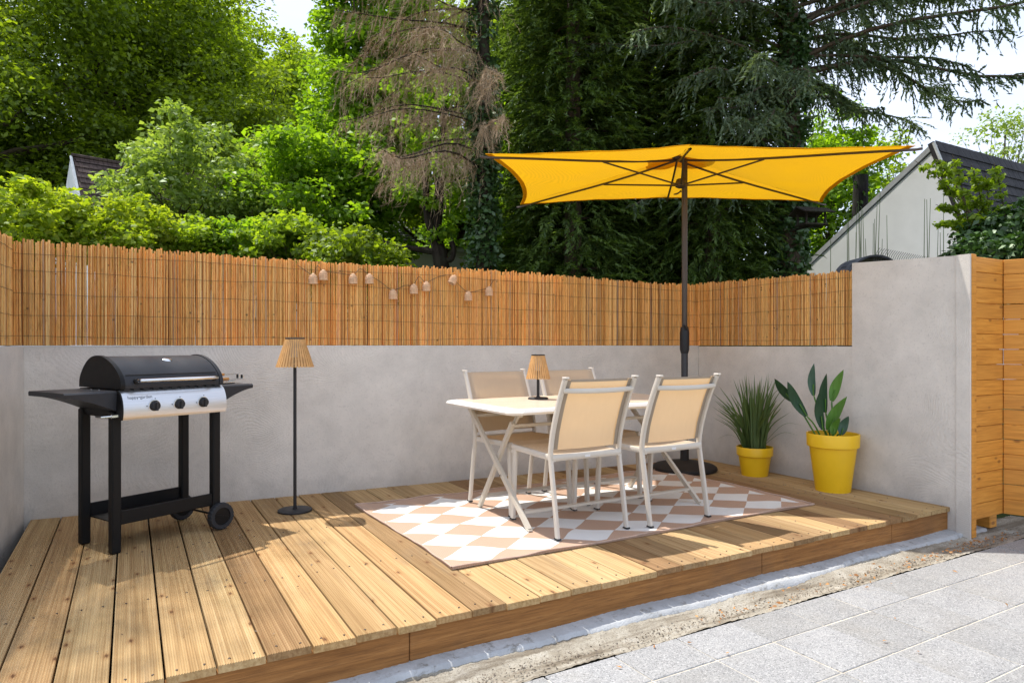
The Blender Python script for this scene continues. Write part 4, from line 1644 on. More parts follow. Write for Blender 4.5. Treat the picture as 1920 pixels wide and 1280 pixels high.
for tipo, midz, wd in (((-.27, -.02, .17), .30, .0038), ((-.30, .05, .05), .20, .0030), ((.30, -.22, .20), .24, .0030), ((.26, -.28, .12), .20, .0028), ((-.17, -.05, .46), .36, .006), ((-.20, .02, .30), .30, .005), ((.17, -.18, .50), .36, .005)):
    r_, a_, z_ = tipo
    tip = CR * r_ + CA * a_ + Vector((0, 0, .232 + z_))
    tip.x = min(tip.x, .19)
    b0 = Vector((0, 0, .20)) + CR * (r_ * .1)
    mid = b0.lerp(tip, .55) + Vector((0, 0, midz * .38))
    blade([b0, mid, tip], lambda t, wd=wd: wd * (1 - t ** 3 * .95), .2, 12, Vector((0, 0, .3)) + CA).build('leaf_blade', 'l_grass', gp)

sp = empty('potted_plant', (4.505, 3.134, 0), 0, 'broad-leaved plant in the tall tapered yellow pot by the grey wall', 'potted plant', 'plants in yellow pots')
pot(sp, .118, .176, .415, .095)
PXM = 0.00389
leaves = [  # tip, base (right, height in metres; measured from the pot axis), half width, depth, material
    (1527, 681, 1530, 742, 8, .05, 'leaf_grey'), (1547, 700, 1549, 773, 10.5, .02, 'leaf_deep'), (1581, 693, 1563, 752, 11, .04, 'leaf_fresh'),
    (1527, 733, 1537, 803, 9, -.04, 'leaf_deep'), (1580, 742, 1549, 806, 14, -.02, 'leaf_fresh'), (1467, 714, 1506, 778, 10.5, -.05, 'leaf_deep'),
    (1447, 709, 1484, 752, 8, -.01, 'leaf_deep'), (1578, 777, 1568, 812, 9, -.06, 'leaf_grey'), (1560, 780, 1551, 812, 11, -.08, 'leaf_fresh')]
for tu, tv, bu, bv, hw, dp, mt in leaves:
    def wp(u, v, dd):
        return CR * ((u - 1560) * PXM) + CA * dd + Vector((0, 0, EYE - (v - 648) * PXM))
    tip, base = wp(tu, tv, dp - .03), wp(bu, bv, dp)
    mid = (tip + base) / 2 + CA * .02 + CR * (.006 if tu > bu else -.004)
    lf = blade([base, mid, tip], lambda t, h=hw * PXM: h * (math.sin(math.pi * (0.06 + .94 * t) ** .85) ** .8 if t < .999 else .02), .30, 12, CR + CA * random.Random(tu).uniform(-.5, .5)).build('leaf', mt, sp, True)
    root_p = Vector((0, 0, .36)) + CR * ((bu - 1560) * PXM * .35)
    MB().tube(spline([root_p, root_p.lerp(base, .55) + Vector((0, 0, .02)), base, base.lerp(tip, .35) + CA * .008], 4), [.006] * 8 + [.004] * 5, 6).build('stem', 'leaf_fresh', lf)

# ------------------------------------------------------------------ string of little wicker lanterns
sl = empty('string_light', (1.5, wall_y(1.5), 1.5), 0, 'string of ten wicker dome lanterns hung across the reed screen', 'string light')
lan_me = MB()
Rl, Hl = .0265, .062
pr = [(.010, Hl), (.018, Hl * .93), (.024, Hl * .75), (Rl, Hl * .5), (Rl, Hl * .25), (Rl * .96, 0.0)]
for k in range(16):
    g_ = 2 * math.pi * k / 16
    lan_me.tube([(r_ * math.cos(g_), r_ * math.sin(g_), z_) for r_, z_ in pr], .0020, 4)
for r_, z_, th_ in ((.016, Hl * .95, .0030), (.0245, Hl * .74, .0022), (Rl, Hl * .52, .0035), (Rl, Hl * .30, .0022), (Rl * .98, Hl * .06, .0045)):
    lan_me.tube([(r_ * math.cos(2 * math.pi * k / 20), r_ * math.sin(2 * math.pi * k / 20), z_) for k in range(21)], th_, 5, False)
lan_me.lathe([(.009, Hl * .97), (.0175, Hl * .91), (.0232, Hl * .74), (Rl - .0012, Hl * .5), (Rl - .0012, Hl * .22), (Rl * .93, .003)], 18, closed=False)
lan_me.lathe([(.012, Hl - .002), (.012, Hl + .004), (.004, Hl + .008)], 10)
lan_me = lan_me.mesh('lantern_shade', 'rattan_pale', True)
bulb_me = MB().lathe([(.004, .05), (.010, .04), (.013, .028), (.009, .016), (.002, .012)], 12).mesh('bulb', plain('bulb_glass', (0.55, 0.45, 0.33), 0.3), True)
spec = [(587, 524), (606, 517), (662, 524), (692.5, 524), (737, 553), (776, 543), (799.5, 538), (846, 524), (878, 556), (917, 547)]
off = Vector((1.5, wall_y(1.5), 1.5))
hooks = []
for u, v in spec:
    r_ = (u - 960) / 1280
    # where the sight line meets the plane a hand's breadth in front of the canes
    lo_, hi_ = 2.0, 9.0
    for _ in range(40):
        d_ = (lo_ + hi_) / 2
        x, y = B(r_ * d_, d_)
        if y > wall_y(x) - 0.012:
            hi_ = d_
        else:
            lo_ = d_
    z = EYE - (v - 648) / 1280 * d_
    o = link('lantern_shade', lan_me, sl)
    o.location = Vector((x, y, z - Hl / 2)) - off
    o.scale = (1.1, 1.1, 1.08)
    if u == 846:
        o.rotation_euler = (0, R(28), 0)
    bo = link('bulb', bulb_me, o)
    hooks.append(Vector((x, y + .012, z + Hl / 2 + .006)) - off)
pts = [hooks[0] + Vector((-.10, .012, .06)), hooks[0], hooks[0].lerp(hooks[1], .5) + Vector((0, .008, .05)), hooks[1], hooks[1].lerp(hooks[2], .45) + Vector((0, .01, .0)), hooks[2], hooks[2].lerp(hooks[3], .5) + Vector((0, .01, .045)), hooks[3], hooks[3].lerp(hooks[4], .55) + Vector((0, .008, .006)), hooks[4], hooks[4].lerp(hooks[5], .6) + Vector((0, .01, .012)), hooks[5], hooks[5].lerp(hooks[6], .5) + Vector((0, .01, .055)), hooks[6], hooks[6].lerp(hooks[7], .5) + Vector((0, .01, .012)), hooks[7], hooks[7].lerp(hooks[8], .5) + Vector((0, .01, -.005)), hooks[8], hooks[8].lerp(hooks[9], .5) + Vector((0, .01, -.008)), hooks[9], hooks[9] + Vector((.06, .012, .07))]
MB().tube(spline(pts, 4), .0021, 5).build('cord', 'cord', sl, True)


# ------------------------------------------------------------------ trees
def limbs(m, base, top, r0, r1, rng, bend=.08, n=7):
    """one tapering, slightly wandering limb; returns its points"""
    base, top = Vector(base), Vector(top)
    L = (top - base).length
    pts = []
    for i in range(n):
        t = i / (n - 1)
        j = Vector((rng.uniform(-1, 1), rng.uniform(-1, 1), rng.uniform(-.5, .5))) * L * bend * (math.sin(math.pi * t))
        pts.append(base.lerp(top, t) + j)
    m.tube(pts, [r0 + (r1 - r0) * (i / (n - 1)) for i in range(n)], 7)
    return pts


def leaf_cloud(rs, cents, crad, per, size, flat=.6, updown=.9, droop=.35):
    n = len(cents) * per
    c = np.repeat(cents, per, axis=0)
    rad = np.repeat(np.asarray(crad).reshape(-1, 1), per, axis=0)
    g_ = nrm(rs.normal(0, 1, (n, 3))) * (rs.random((n, 1)) ** .45)
    g_[:, 2] *= flat
    p = c + g_ * rad
    out = nrm(g_)
    ax = nrm(rs.normal(0, 1, (n, 3)) * np.array([1, 1, .5]) + out * .8 + np.array([0, 0, -droop]))
    nm = nrm(rs.normal(0, .75, (n, 3)) + np.array([0, 0, updown]) + out * .4)
    L = size * rs.uniform(.7, 1.3, n)
    return diamonds(p, ax, nm, L, L * rs.uniform(.5, .72, n))


def broadleaf(name, label, cat, xc_, d_, zc, rx, rz, leaf, n_cl, per, size, crad, bark='bark', seed=1, tr=.16, lobes=.25, group=None, ry=None, trunk_off=(0, 0), zmin=None, skirt=.0):
    """tree: trunk with limbs, crown of leaf clumps inside an uneven ellipsoid"""
    rs = np.random.default_rng(seed)
    rng = random.Random(seed)
    x, y = B(xc_, d_)
    gz = terrain(x + trunk_off[0], y + trunk_off[1]) - .05
    root = empty(name, (x, y, gz), 0, label, cat, group)
    ry = ry or rx
    u = nrm(rs.normal(0, 1, (n_cl, 3)))
    rad = (0.30 + 0.70 * rs.random((n_cl, 1)) ** .42)
    # lobed outline
    ph = rs.uniform(0, 6.28, 6)
    az = np.arctan2(u[:, 1], u[:, 0])
    wob = 1 + lobes * (np.sin(az * 3 + ph[0]) * .5 + np.sin(az * 5 + u[:, 2] * 4 + ph[1]) * .4 + np.sin(u[:, 2] * 7 + ph[2]) * .4)
    cents = u * rad * wob.reshape(-1, 1) * np.array([rx, ry, rz])
    if skirt:
        cents[:, 0:2] *= (1 + skirt * np.clip(-cents[:, 2:3] / rz, -.6, 1))
    cents[:, 2] += zc - gz
    if zmin is not None:
        cents[:, 2] = np.maximum(cents[:, 2], zmin - gz)
    cr_ = crad * rs.uniform(.6, 1.35, n_cl)
    V = leaf_cloud(rs, cents, cr_, per, size)
    quads('crown', V, leaf, root)
    m = MB()
    b0 = Vector((trunk_off[0], trunk_off[1], 0))
    t0 = Vector((0, 0, zc - gz + rz * .35))
    tp = limbs(m, b0, t0, tr, tr * .3, rng, .03, 9)
    order = rng.sample(range(n_cl), min(n_cl, 26))
    for i in order:
        e = Vector(cents[i])
        k = min(7, max(2, int(2 + 5 * (e.z / max(t0.z, .1)) * .75)))
        limbs(m, tp[k], e, tr * .34, tr * .05, rng, .07, 6)
    m.build('trunk', bark, root, True)
    return root


T = broadleaf
WOOD = 'big broadleaf trees on the wooded slope'
T('broadleaf_tree', 'huge dark broadleaf tree filling the upper left above the brown-roofed house', 'tree', -15.4, 25, 10.8, 5.5, 7.2, 'l_dark', 190, 560, .175, 1.55, seed=11, tr=.35, group=WOOD)
T('broadleaf_tree', 'dark broadleaf tree cut off by the left edge of the picture', 'tree', -16.5, 20, 6.5, 4.2, 5.6, 'l_dark', 120, 420, .165, 1.25, seed=12, tr=.28, group=WOOD)
T('broadleaf_tree', 'dark green tree right of the largest one, its crest lit from behind', 'tree', -14.6, 29, 10.8, 3.4, 6.0, 'l_mid', 130, 480, .185, 1.35, seed=13, tr=.3, group=WOOD)
T('broadleaf_tree', 'pale green tree top left of the gap of sky', 'tree', -14.4, 34, 13.4, 2.3, 4.0, 'l_mid', 110, 220, .20, .85, seed=14, tr=.22, group=WOOD)
T('broadleaf_tree', 'light green round tree right under the gap of sky', 'tree', -12.6, 34, 12.2, 2.6, 3.9, 'l_mid', 110, 220, .20, .85, seed=15, tr=.22, group=WOOD)
T('broadleaf_tree', 'tall light green tree right of the gap of sky', 'tree', -8.9, 29, 9.6, 2.9, 4.6, 'l_mid', 190, 240, .185, .9, seed=16, tr=.25, group=WOOD)
T('broadleaf_tree', 'shaded tree low in the dip between the big crowns', 'tree', -9.6, 24, 6.8, 3.4, 3.4, 'l_dark', 170, 230, .165, .85, seed=17, tr=.22, group=WOOD)
T('broadleaf_tree', 'small pale-tipped tree in front of the shaded dip', 'tree', -6.6, 18, 5.6, .75, 1.2, 'l_pale', 36, 90, .15, .36, seed=27, tr=.08, group=WOOD)
T('broadleaf_tree', 'bright lime tree rising beside the dead conifer', 'tree', -3.15, 15.5, 6.9, 1.35, 4.1, 'l_bright', 200, 170, .135, .52, seed=18, tr=.16, group='trees just behind the fence')
T('broadleaf_tree', 'broad bright bushy tree left below the lime one', 'tree', -3.75, 14, 4.0, 1.75, 1.55, 'l_bright', 150, 180, .125, .48, seed=19, tr=.13, group='trees just behind the fence')
T('broadleaf_tree', 'airy young fruit tree in front of the brown roof', 'tree', -6.3, 12.8, 4.10, 1.20, 1.25, 'l_pale', 110, 70, .110, .34, seed=20, tr=.07, lobes=.4, group='trees just behind the fence')
T('broadleaf_tree', 'silvery green shrubby tree right of the fruit tree', 'tree', -5.0, 13.2, 3.7, .85, .85, 'l_pale', 70, 80, .110, .32, seed=21, tr=.06, group='trees just behind the fence')
T('broadleaf_tree', 'mid green tree seen through the dead conifer', 'tree', -1.6, 17, 6.2, 2.3, 4.0, 'l_mid', 190, 190, .13, .62, seed=22, tr=.2, zmin=4.3, group='trees just behind the fence')
T('broadleaf_tree', 'dark tree filling the gap behind the cypresses', 'tree', 1.6, 17, 6.0, 3.0, 5.2, 'l_dark', 180, 190, .15, .8, seed=23, tr=.22, group='trees just behind the fence')
T('broadleaf_tree', 'light yellow-green tree right of the ivy trunk behind the parasol', 'tree', 8.0, 17, 4.8, 1.05, 2.5, 'l_bright', 110, 90, .14, .45, seed=24, tr=.12, group='trees by the white house')
T('broadleaf_tree', 'slim open tree against the sky left of the white gable', 'tree', 9.9, 18, 5.0, .62, 1.65, 'l_mid', 46, 50, .12, .32, seed=25, tr=.06, lobes=.4, group='trees by the white house')
T('birch_tree', 'thin pale birch against the sky above the black roof', 'tree', 15.9, 22, 7.1, 1.35, 2.1, 'l_pale', 60, 44, .12, .42, seed=26, tr=.07, lobes=.45, group='trees by the white house')
T('broadleaf_tree', 'tall unseen tree added beyond the left edge to shade the barbecue end of the deck', 'tree', -8.15, 6.95, 13.0, 1.2, 2.3, 'l_mid', 60, 175, .072, .80, seed=51, tr=.14, ry=1.5, group='trees just behind the fence', trunk_off=(-.6, .6))  # out-of-view tree, added for the shade it throws on the deck
T('hedge', 'dense dark hedge closing the view under the parasol between the cypress trunks', 'hedge', 2.5, 13.2, 2.7, 2.9, 2.3, 'l_dark', 230, 150, .10, .42, seed=52, tr=.05, ry=1.0)
T('hedge', 'dense dark hedge left of the ivy trunk below the parasol', 'hedge', 4.2, 13.4, 2.5, 1.5, 2.3, 'l_dark', 130, 150, .10, .42, seed=53, tr=.05, ry=.9)
SHR = 'shrubs looking over the reed screen'
T('shrub', 'yellow-green climber heaped at the far left over the screen', 'shrub', -6.15, 8.6, 2.55, .85, .52, 'l_yellow', 110, 90, .085, .20, seed=31, tr=.03, group=SHR)
T('shrub', 'vivid lime shrub just right of the climber', 'shrub', -5.05, 9.0, 2.42, .62, .50, 'l_yellow', 90, 80, .075, .18, seed=32, tr=.03, group=SHR)
T('shrub', 'dark green shrub below the fruit tree', 'shrub', -4.45, 9.6, 2.40, .60, .48, 'l_mid', 80, 80, .085, .20, seed=33, tr=.03, group=SHR)
T('shrub', 'green shrub over the screen left of the bushy tree', 'shrub', -3.75, 9.8, 2.40, .62, .52, 'l_bright', 80, 80, .085, .20, seed=34, tr=.03, group=SHR)
T('shrub', 'green shrub under the bushy tree over the screen', 'shrub', -3.0, 9.6, 2.35, .70, .50, 'l_mid', 80, 80, .085, .22, seed=35, tr=.03, group=SHR)
T('shrub', 'deep shaded shrub left of the gnarled trunk', 'shrub', -2.15, 9.2, 2.05, .78, .50, 'l_dark', 110, 80, .085, .22, seed=36, tr=.04, group=SHR)
T('shrub', 'glossy dark shrub above the plank fence at the right edge', 'shrub', 5.40, 7.2, 1.98, .55, .55, 'l_ivy', 100, 90, .080, .20, seed=37, tr=.04)

# gnarled old tree with a forked trunk
x, y = B(-1.17, 11.0)
gz = terrain(x, y) - .05
rt = empty('gnarled_tree', (x, y, gz), 0, 'gnarled dark trunk leaning over the screen with bright backlit leaves', 'tree')
rng = random.Random(3)
m = MB()


def loc(right, ahead, z):
    q = B(-1.17 + right, 11.0 + ahead)
    return (q[0] - x, q[1] - y, z - gz)


m.tube(spline([loc(.12, 0, gz), loc(.06, 0, 1.9), loc(.02, 0, 2.45), loc(-.06, .05, 2.85), loc(-.02, .1, 3.4), loc(.02, .1, 4.2), loc(.1, .2, 5.4)], 4), [.17, .165, .16, .155, .15, .145, .14, .13, .125, .12, .11, .105, .10, .095, .09, .085, .08, .075, .07, .065, .06, .05, .045, .04, .03], 9)
m.tube(spline([loc(-.04, .03, 2.75), loc(-.18, 0, 3.1), loc(-.22, 0, 3.6), loc(-.30, .1, 4.3)], 4), [.09, .085, .08, .075, .07, .065, .06, .055, .05, .045, .04, .03, .02], 8)
m.tube(spline([loc(.0, 0, 2.5), loc(.18, -.05, 2.42), loc(.24, -.05, 2.58), loc(.20, -.05, 2.72)], 4), .045, 7)
m.tube(spline([loc(-.02, 0, 2.55), loc(-.5, -.1, 2.62), loc(-1.1, -.2, 2.75)], 4), [.06, .055, .05, .045, .04, .035, .03, .025, .02], 7)
m.build('trunk', 'bark_dark', rt, True)
rs = np.random.default_rng(40)
cs = []
for k in range(95):
    r_, a_, z_ = rs.normal(.15, .62), rs.normal(.2, .5), rs.uniform(2.6, 5.4)
    cs.append(loc(r_, a_, z_))
V = leaf_cloud(rs, np.array(cs), np.full(95, .26) * rs.uniform(.6, 1.3, 95), 60, .105)
quads('crown', V, 'l_bright', rt)


def conifer_branches(rs, z_lo, z_hi, n, Rmax, Hh, rise, droop, az_fn=None, power=.75, shape=None):
    out = []
    for i in range(n):
        t = (i + rs.random() * .8) / n
        z = z_lo + (z_hi - z_lo) * t
        L = Rmax * max(.05, (1 - z / Hh)) ** power * rs.uniform(.72, 1.08)
        if shape:
            L *= shape(z)
        az = i * 2.39996 + rs.uniform(-.3, .3) if az_fn is None else az_fn(i, rs)
        d = np.array([math.cos(az), math.sin(az), 0])
        sd = np.array([-d[1], d[0], 0])
        pts = []
        wb = rs.uniform(-.22, .22)
        rise_ = rise * rs.uniform(.5, 1.4)
        p1_, p2_ = rs.uniform(0, 6.28, 2)
        for k in range(9):
            s = k / 8
            p = d * (L * s) + sd * (wb * L * s * s) + np.array([0, 0, z + L * (rise_ * s - droop * s * s + .25 * droop * s ** 4) + .05 * L * s * math.sin(s * 7 + p1_)]) + sd * (.04 * L * s * math.sin(s * 8 + p2_))
            pts.append(p)
        out.append((np.array(pts), L, d, sd))
    return out


def spruce(root, rs, brs, leafm, bark, trunk_pts, trunk_r, tw_step=.075, tw_len=.42, per=9, nl=.085, nw=.030, hang=.55, name='foliage', bare=.12, th=.030):
    m = MB()
    m.tube(trunk_pts, trunk_r, 10)
    m.build('trunk', bark, root, True)
    bmz = MB()
    Cc, Aa, Nn, Ll, Ww = [], [], [], [], []
    for pts, L, d, sd in brs:
        bmz.tube([Vector(p) for p in pts], [th * (L / 3) ** .6 * (1 - .9 * k / 8) + .004 for k in range(9)], 6)
        seg = np.linspace(0, 1, 9)
        n_t = max(4, int(L / tw_step))
        phs = rs.uniform(0, 6.28)
        for q in range(n_t):
            s = bare + (1 - bare) * (q + rs.random()) / n_t
            p0 = np.array([np.interp(s, seg, pts[:, a]) for a in range(3)])
            sgn = 1 if q % 2 else -1
            cl_ = .5 + .5 * math.sin(s * L * 5.3 + phs) * math.sin(s * L * 2.1 + phs * 2)
            ln = tw_len * (1.05 - .50 * s) * rs.uniform(.35, 1.2) * (.45 + 1.0 * cl_)
            dr = nrm(d * rs.uniform(.0, .9) + sd * sgn * rs.uniform(.1, 1.0) + np.array([0, 0, -hang * rs.uniform(.2, 1.5)]) + rs.normal(0, .22, 3))
            u = (np.arange(per) + rs.random(per)) / per
            pc = p0 + dr * (u * ln).reshape(-1, 1) + np.stack([np.zeros(per), np.zeros(per), -.25 * hang * ln * u * u], 1)
            ax = nrm(dr + rs.normal(0, .42, (per, 3)))
            Cc.append(pc)
            Aa.append(ax)
            Nn.append(rs.normal(0, .8, (per, 3)) + np.array([0, 0, .7]))
            Ll.append(nl * rs.uniform(.7, 1.4, per))
            Ww.append(nw * rs.uniform(.7, 1.3, per))
    bmz.build('branches', bark, root, True)['kind'] = 'stuff'
    V = diamonds(np.concatenate(Cc), np.concatenate(Aa), np.concatenate(Nn), np.concatenate(Ll), np.concatenate(Ww))
    quads(name, V, leafm, root)


# blue spruce with the ivy-clad foot, right of the parasol pole
x, y = B(4.16, 10.2)
gz = terrain(x, y) - .05
rt = empty('blue_spruce', (x, y, gz), 0, 'blue-grey spruce with bare trunk and long branches reaching into the sky', 'tree')
rs = np.random.default_rng(60)
yaw_r = math.atan2(-SINV, COSV)           # azimuth of "to the right"


def az_spruce(i, rs):
    return [yaw_r + rs.normal(0, .38), yaw_r + math.pi + rs.normal(.15, .45), rs.uniform(0, 6.28)][i % 3]


brs = conifer_branches(rs, 4.2, 10.8, 60, 4.3, 12.5, .30, .50, az_spruce, .55, lambda z: 1.0 if z > 4.6 else .7)
brs += conifer_branches(rs, 3.1, 4.6, 12, 3.0, 12.5, .12, .50, lambda i, rs: yaw_r + math.pi + rs.normal(.2, .5), .55)
brs += conifer_branches(rs, 4.5, 7.2, 18, 4.1, 30, .42, .40, lambda i, rs: yaw_r + rs.normal(-.05, .30), .3)
spruce(rt, rs, brs, 'l_spruce', 'bark', [(0.05, 0, 0), (0, 0, 3), (-.03, .02, 6), (0, 0, 9), (0, 0, 11.6)], [.20, .165, .14, .09, .02], .034, .52, 15, .085, .026, .80)
cs = []
for k in range(260):
    z_ = rs.uniform(.2, 3.0) if k < 170 else rs.uniform(3.6, 6.0)
    a_ = rs.uniform(0, 6.28)
    rr_ = (.20 + .05 * math.sin(z_ * 3)) if z_ < 3.1 else .20
    cs.append((rr_ * math.cos(a_), rr_ * math.sin(a_), z_))
V = leaf_cloud(rs, np.array(cs), np.full(len(cs), .13), 46, .085, 1.0, .1, .6)
quads('ivy', V, 'l_ivy', rt)

# bird feeder fixed to the ivy trunk
fx, fy = B(4.10, 9.35)
bf = empty('bird_feeder', (fx, fy, 2.70), R(-20), 'dark wooden bird feeder house in front of the ivy trunk', 'bird feeder')
MB().bbox((0, 0, 0), (.34, .26, .025), .004).build('floor', 'bark_dark', bf)
for sx in (-1, 1):
    for sy in (-1, 1):
        MB().bbox((sx * .14, sy * .10, .085), (.025, .025, .15), .003).build('post', 'bark_dark', bf)
    o = MB().bbox((0, 0, 0), (.46, .23, .018), .003).build('roof_board', 'bark_dark', bf)
    o.location = (0, sx * .095, .195)
    o.rotation_euler = (R(-24) * sx, 0, 0)
MB().bbox((0, .20, .0), (.03, .60, .03), .003).build('bracket', 'bark_dark', bf)

# dead conifer
x, y = B(-.42, 9.9)
gz = terrain(x, y) - .05
rt = empty('dead_spruce', (x, y, gz), 0, 'dead brown spruce with drooping bare twigs left of the parasol', 'tree')
rs = np.random.default_rng(61)


def az_dead(i, rs):
    return yaw_r + math.pi + (rs.normal(0, .50) if i % 4 else rs.normal(1.3, .6))


brs = conifer_branches(rs, 3.1, 8.2, 40, 2.75, 10.5, .30, .55, az_dead, .42)
spruce(rt, rs, brs, 'twig_dead', 'bark_dark', [(0, 0, 0), (.02, 0, 3), (0, 0, 6), (0, 0, 8.6)], [.13, .11, .08, .02], .034, .60, 20, .140, .0052, 1.5, 'dead_twigs', .06, .015)
# ivy up its foot
cs = [(.13 * math.cos(a_), .13 * math.sin(a_), z_) for a_, z_ in zip(rs.uniform(0, 6.28, 190), np.concatenate([rs.uniform(.3, 3.9, 130), rs.uniform(3.9, 8, 60)]))]
quads('ivy', leaf_cloud(rs, np.array(cs), np.full(190, .17), 40, .085, 1.0, .1, .6), 'l_ivy', rt)


# feathery dark cypresses behind the parasol
def cypress(label, xc_, d_, Hh, Rm, seed, n=1500):
    x, y = B(xc_, d_)
    gz = terrain(x, y) - .05
    root = empty('cypress_tree', (x, y, gz), 0, label, 'tree', 'dark cypresses behind the parasol')
    rs = np.random.default_rng(seed)
    zz = rs.uniform(.15, Hh, n) ** 1.0
    zz = np.where(rs.random(n) < .5, rs.uniform(.15, Hh * .62, n), zz)
    az = rs.uniform(0, 6.28, n)
    prof_ = Rm * np.clip((1 - zz / Hh), .03, 1) ** .55 * np.clip(.55 + zz / 1.8, 0, 1)
    ph = rs.uniform(0, 6, 3)
    R_ = prof_ * (.78 + .22 * np.sin(az * 4 + zz * 2.2 + ph[0]) * np.sin(zz * 3.1 + az * 2 + ph[1])) * rs.uniform(.55, 1.06, n)
    d = np.stack([np.cos(az), np.sin(az), np.zeros(n)], 1)
    sd = np.stack([-np.sin(az), np.cos(az), np.zeros(n)], 1)
    p0 = d * R_.reshape(-1, 1) + np.stack([np.zeros(n), np.zeros(n), zz], 1)
    per = 30
    main = nrm(d * rs.uniform(.5, 1.1, (n, 1)) + sd * rs.normal(0, .35, (n, 1)) + np.array([0, 0, 1]) * rs.normal(-.10, .35, (n, 1)))
    ln = rs.uniform(.35, .75, (n, 1))
    P, A, N, L_, W_ = [], [], [], [], []
    for k in range(per):
        u = (k + .5) / per
        sgn = 1 if k % 2 else -1
        side = nrm(np.cross(main, np.array([0, 0, 1.0]) + rs.normal(0, .3, (n, 3))))
        off_ = main * (u * ln) + side * sgn * (.20 * ln * (1 - u) * rs.random((n, 1))) + np.array([0, 0, -1]) * (.32 * ln * u * u)
        P.append(p0 + off_)
        A.append(nrm(main + side * sgn * .75 + np.array([0, 0, -.35]) + rs.normal(0, .3, (n, 3))))
        N.append(np.array([0, 0, 1.0]) + rs.normal(0, .5, (n, 3)))
        L_.append(rs.uniform(.085, .16, n))
        W_.append(rs.uniform(.020, .036, n))
    V = diamonds(np.concatenate(P), np.concatenate(A), np.concatenate(N), np.concatenate(L_), np.concatenate(W_))
    quads('foliage', V, 'l_thuja', root)
    m = MB()
    m.tube([(0, 0, 0), (0, 0, Hh * .5), (0, 0, Hh * .95)], [.16, .11, .02], 8)
    rng = random.Random(seed)
    for k in range(34):
        z = .4 + (Hh - 1.2) * k / 34
        a = k * 2.4
        L = Rm * (1 - z / Hh) ** .55 * .8
        m.tube([(0, 0, z), (math.cos(a) * L * .5, math.sin(a) * L * .5, z + .06), (math.cos(a) * L, math.sin(a) * L, z + .0)], [.03, .02, .006], 5)
    m.build('trunk', 'bark', root, True)


cypress('dark feathery cypress left behind the parasol canopy', .95, 10.6, 10.5, 1.25, 71, 3000)
cypress('dark cypress behind the trunk of the dead spruce', .42, 12.4, 10.0, 1.15, 74, 2200)
cypress('dark feathery cypress directly behind the parasol pole', 2.25, 11.6, 11.5, 1.5, 72, 3200)
cypress('dark feathery cypress between the parasol pole and the ivy trunk', 3.15, 10.7, 9.0, 1.3, 73, 3000)

# dark stump-like trunk standing left of the white gable
x, y = B(7.15, 14.0)
gz = terrain(x, y) - .05
rt = empty('bare_trunk', (x, y, gz), 0, 'bare dark trunk with pale flecks left of the white gable', 'tree trunk')
MB().tube([(0, 0, 0), (.02, 0, 2), (0, .02, 3.2), (.01, 0, 4.1)], [.20, .17, .155, .14], 12).build('trunk', mat_bark('flecked_bark', (0.016, 0.013, 0.012), (0.05, 0.045, 0.042), 4), rt, True)
rs = np.random.default_rng(4)
cs = np.stack([.15 * np.cos(a := rs.uniform(0, 6.28, 40)), .15 * np.sin(a), rs.uniform(2, 4.4, 40)], 1)
quads('ivy', leaf_cloud(rs, cs, np.full(40, .06), 7, .07, 1, .1), 'l_ivy', rt)

# arching spray of the shrub at the right edge
x, y = B(5.3, 7.6)
gz = terrain(x, y)
rt = empty('arching_shrub', (x, y, gz), 0, 'thin arching leafy branches in front of the black roof', 'shrub')
rs = np.random.default_rng(9)
m = MB()
cs = []
for k in range(16):
    a = yaw_r + math.pi + rs.normal(0, .7)
    L = rs.uniform(.30, .80)
    b0 = Vector((rs.uniform(-.2, .4), rs.uniform(-.2, .2), 1.5))
    e = b0 + Vector((math.cos(a) * L, math.sin(a) * L, rs.uniform(.3, 1.25)))
    mid = b0.lerp(e, .5) + Vector((0, 0, .18))
    pts = spline([Vector((0, 0, 0)), b0, mid, e], 4)
    m.tube(pts, [.012 * (1 - .8 * i / len(pts)) for i in range(len(pts))], 5)
    for q in range(26):
        t = rs.uniform(.45, 1)
        cs.append(tuple(pts[int(t * (len(pts) - 1))]))
m.build('stems', 'bark', rt, True)['kind'] = 'stuff'
quads('leaves', leaf_cloud(rs, np.array(cs), np.full(len(cs), .07), 8, .065), 'l_mid', rt)


# ------------------------------------------------------------------ houses
def quad_slab(name, mat, parent, P, th, inv_):
    """flat slab through the 4 points P (world), thickened downwards along its normal"""
    P = [Vector(p) for p in P]
    nn = (P[1] - P[0]).cross(P[3] - P[0]).normalized()
    if nn.z < 0:
        nn = -nn
    m = MB()
    m.v = [tuple(p) for p in P] + [tuple(p - nn * th) for p in P]
    m.f = [(0, 1, 2, 3), (7, 6, 5, 4), (0, 4, 5, 1), (1, 5, 6, 2), (2, 6, 7, 3), (3, 7, 4, 0)]
    o = m.build(name, mat, parent)
    o.matrix_parent_inverse = inv_
    return o


def tile_roof(roof, P, nrow, ncol, mat, inv_, lim=300):
    """rows of lapped tiles laid on a roof plane: P = eave0, eave1, ridge1, ridge0"""
    P = [Vector(p) for p in P]
    nn = (P[1] - P[0]).cross(P[3] - P[0]).normalized()
    if nn.z < 0:
        nn = -nn
    e = (P[1] - P[0]).length / ncol
    rw = (P[3] - P[0]).length / nrow
    ux = (P[1] - P[0]).normalized()
    uy = (P[3] - P[0]).normalized()
    m = MB()
    for j in range(nrow):
        for i in range(ncol):
            o = P[0] + ux * (e * (i + (.25 if j % 2 else 0))) + uy * (rw * j) + nn * .006
            a, b = o, o + ux * (e * .965)
            m.add([a + nn * .022, b + nn * .022, b + uy * rw * 1.12 + nn * .002, a + uy * rw * 1.12 + nn * .002, a, b], [(0, 1, 2, 3), (4, 5, 1, 0), (4, 0, 3), (5, 2, 1)])
    o = m.build('roof_tiles', mat, roof)
    o['kind'] = 'stuff'
    o.matrix_parent_inverse = inv_
    return o


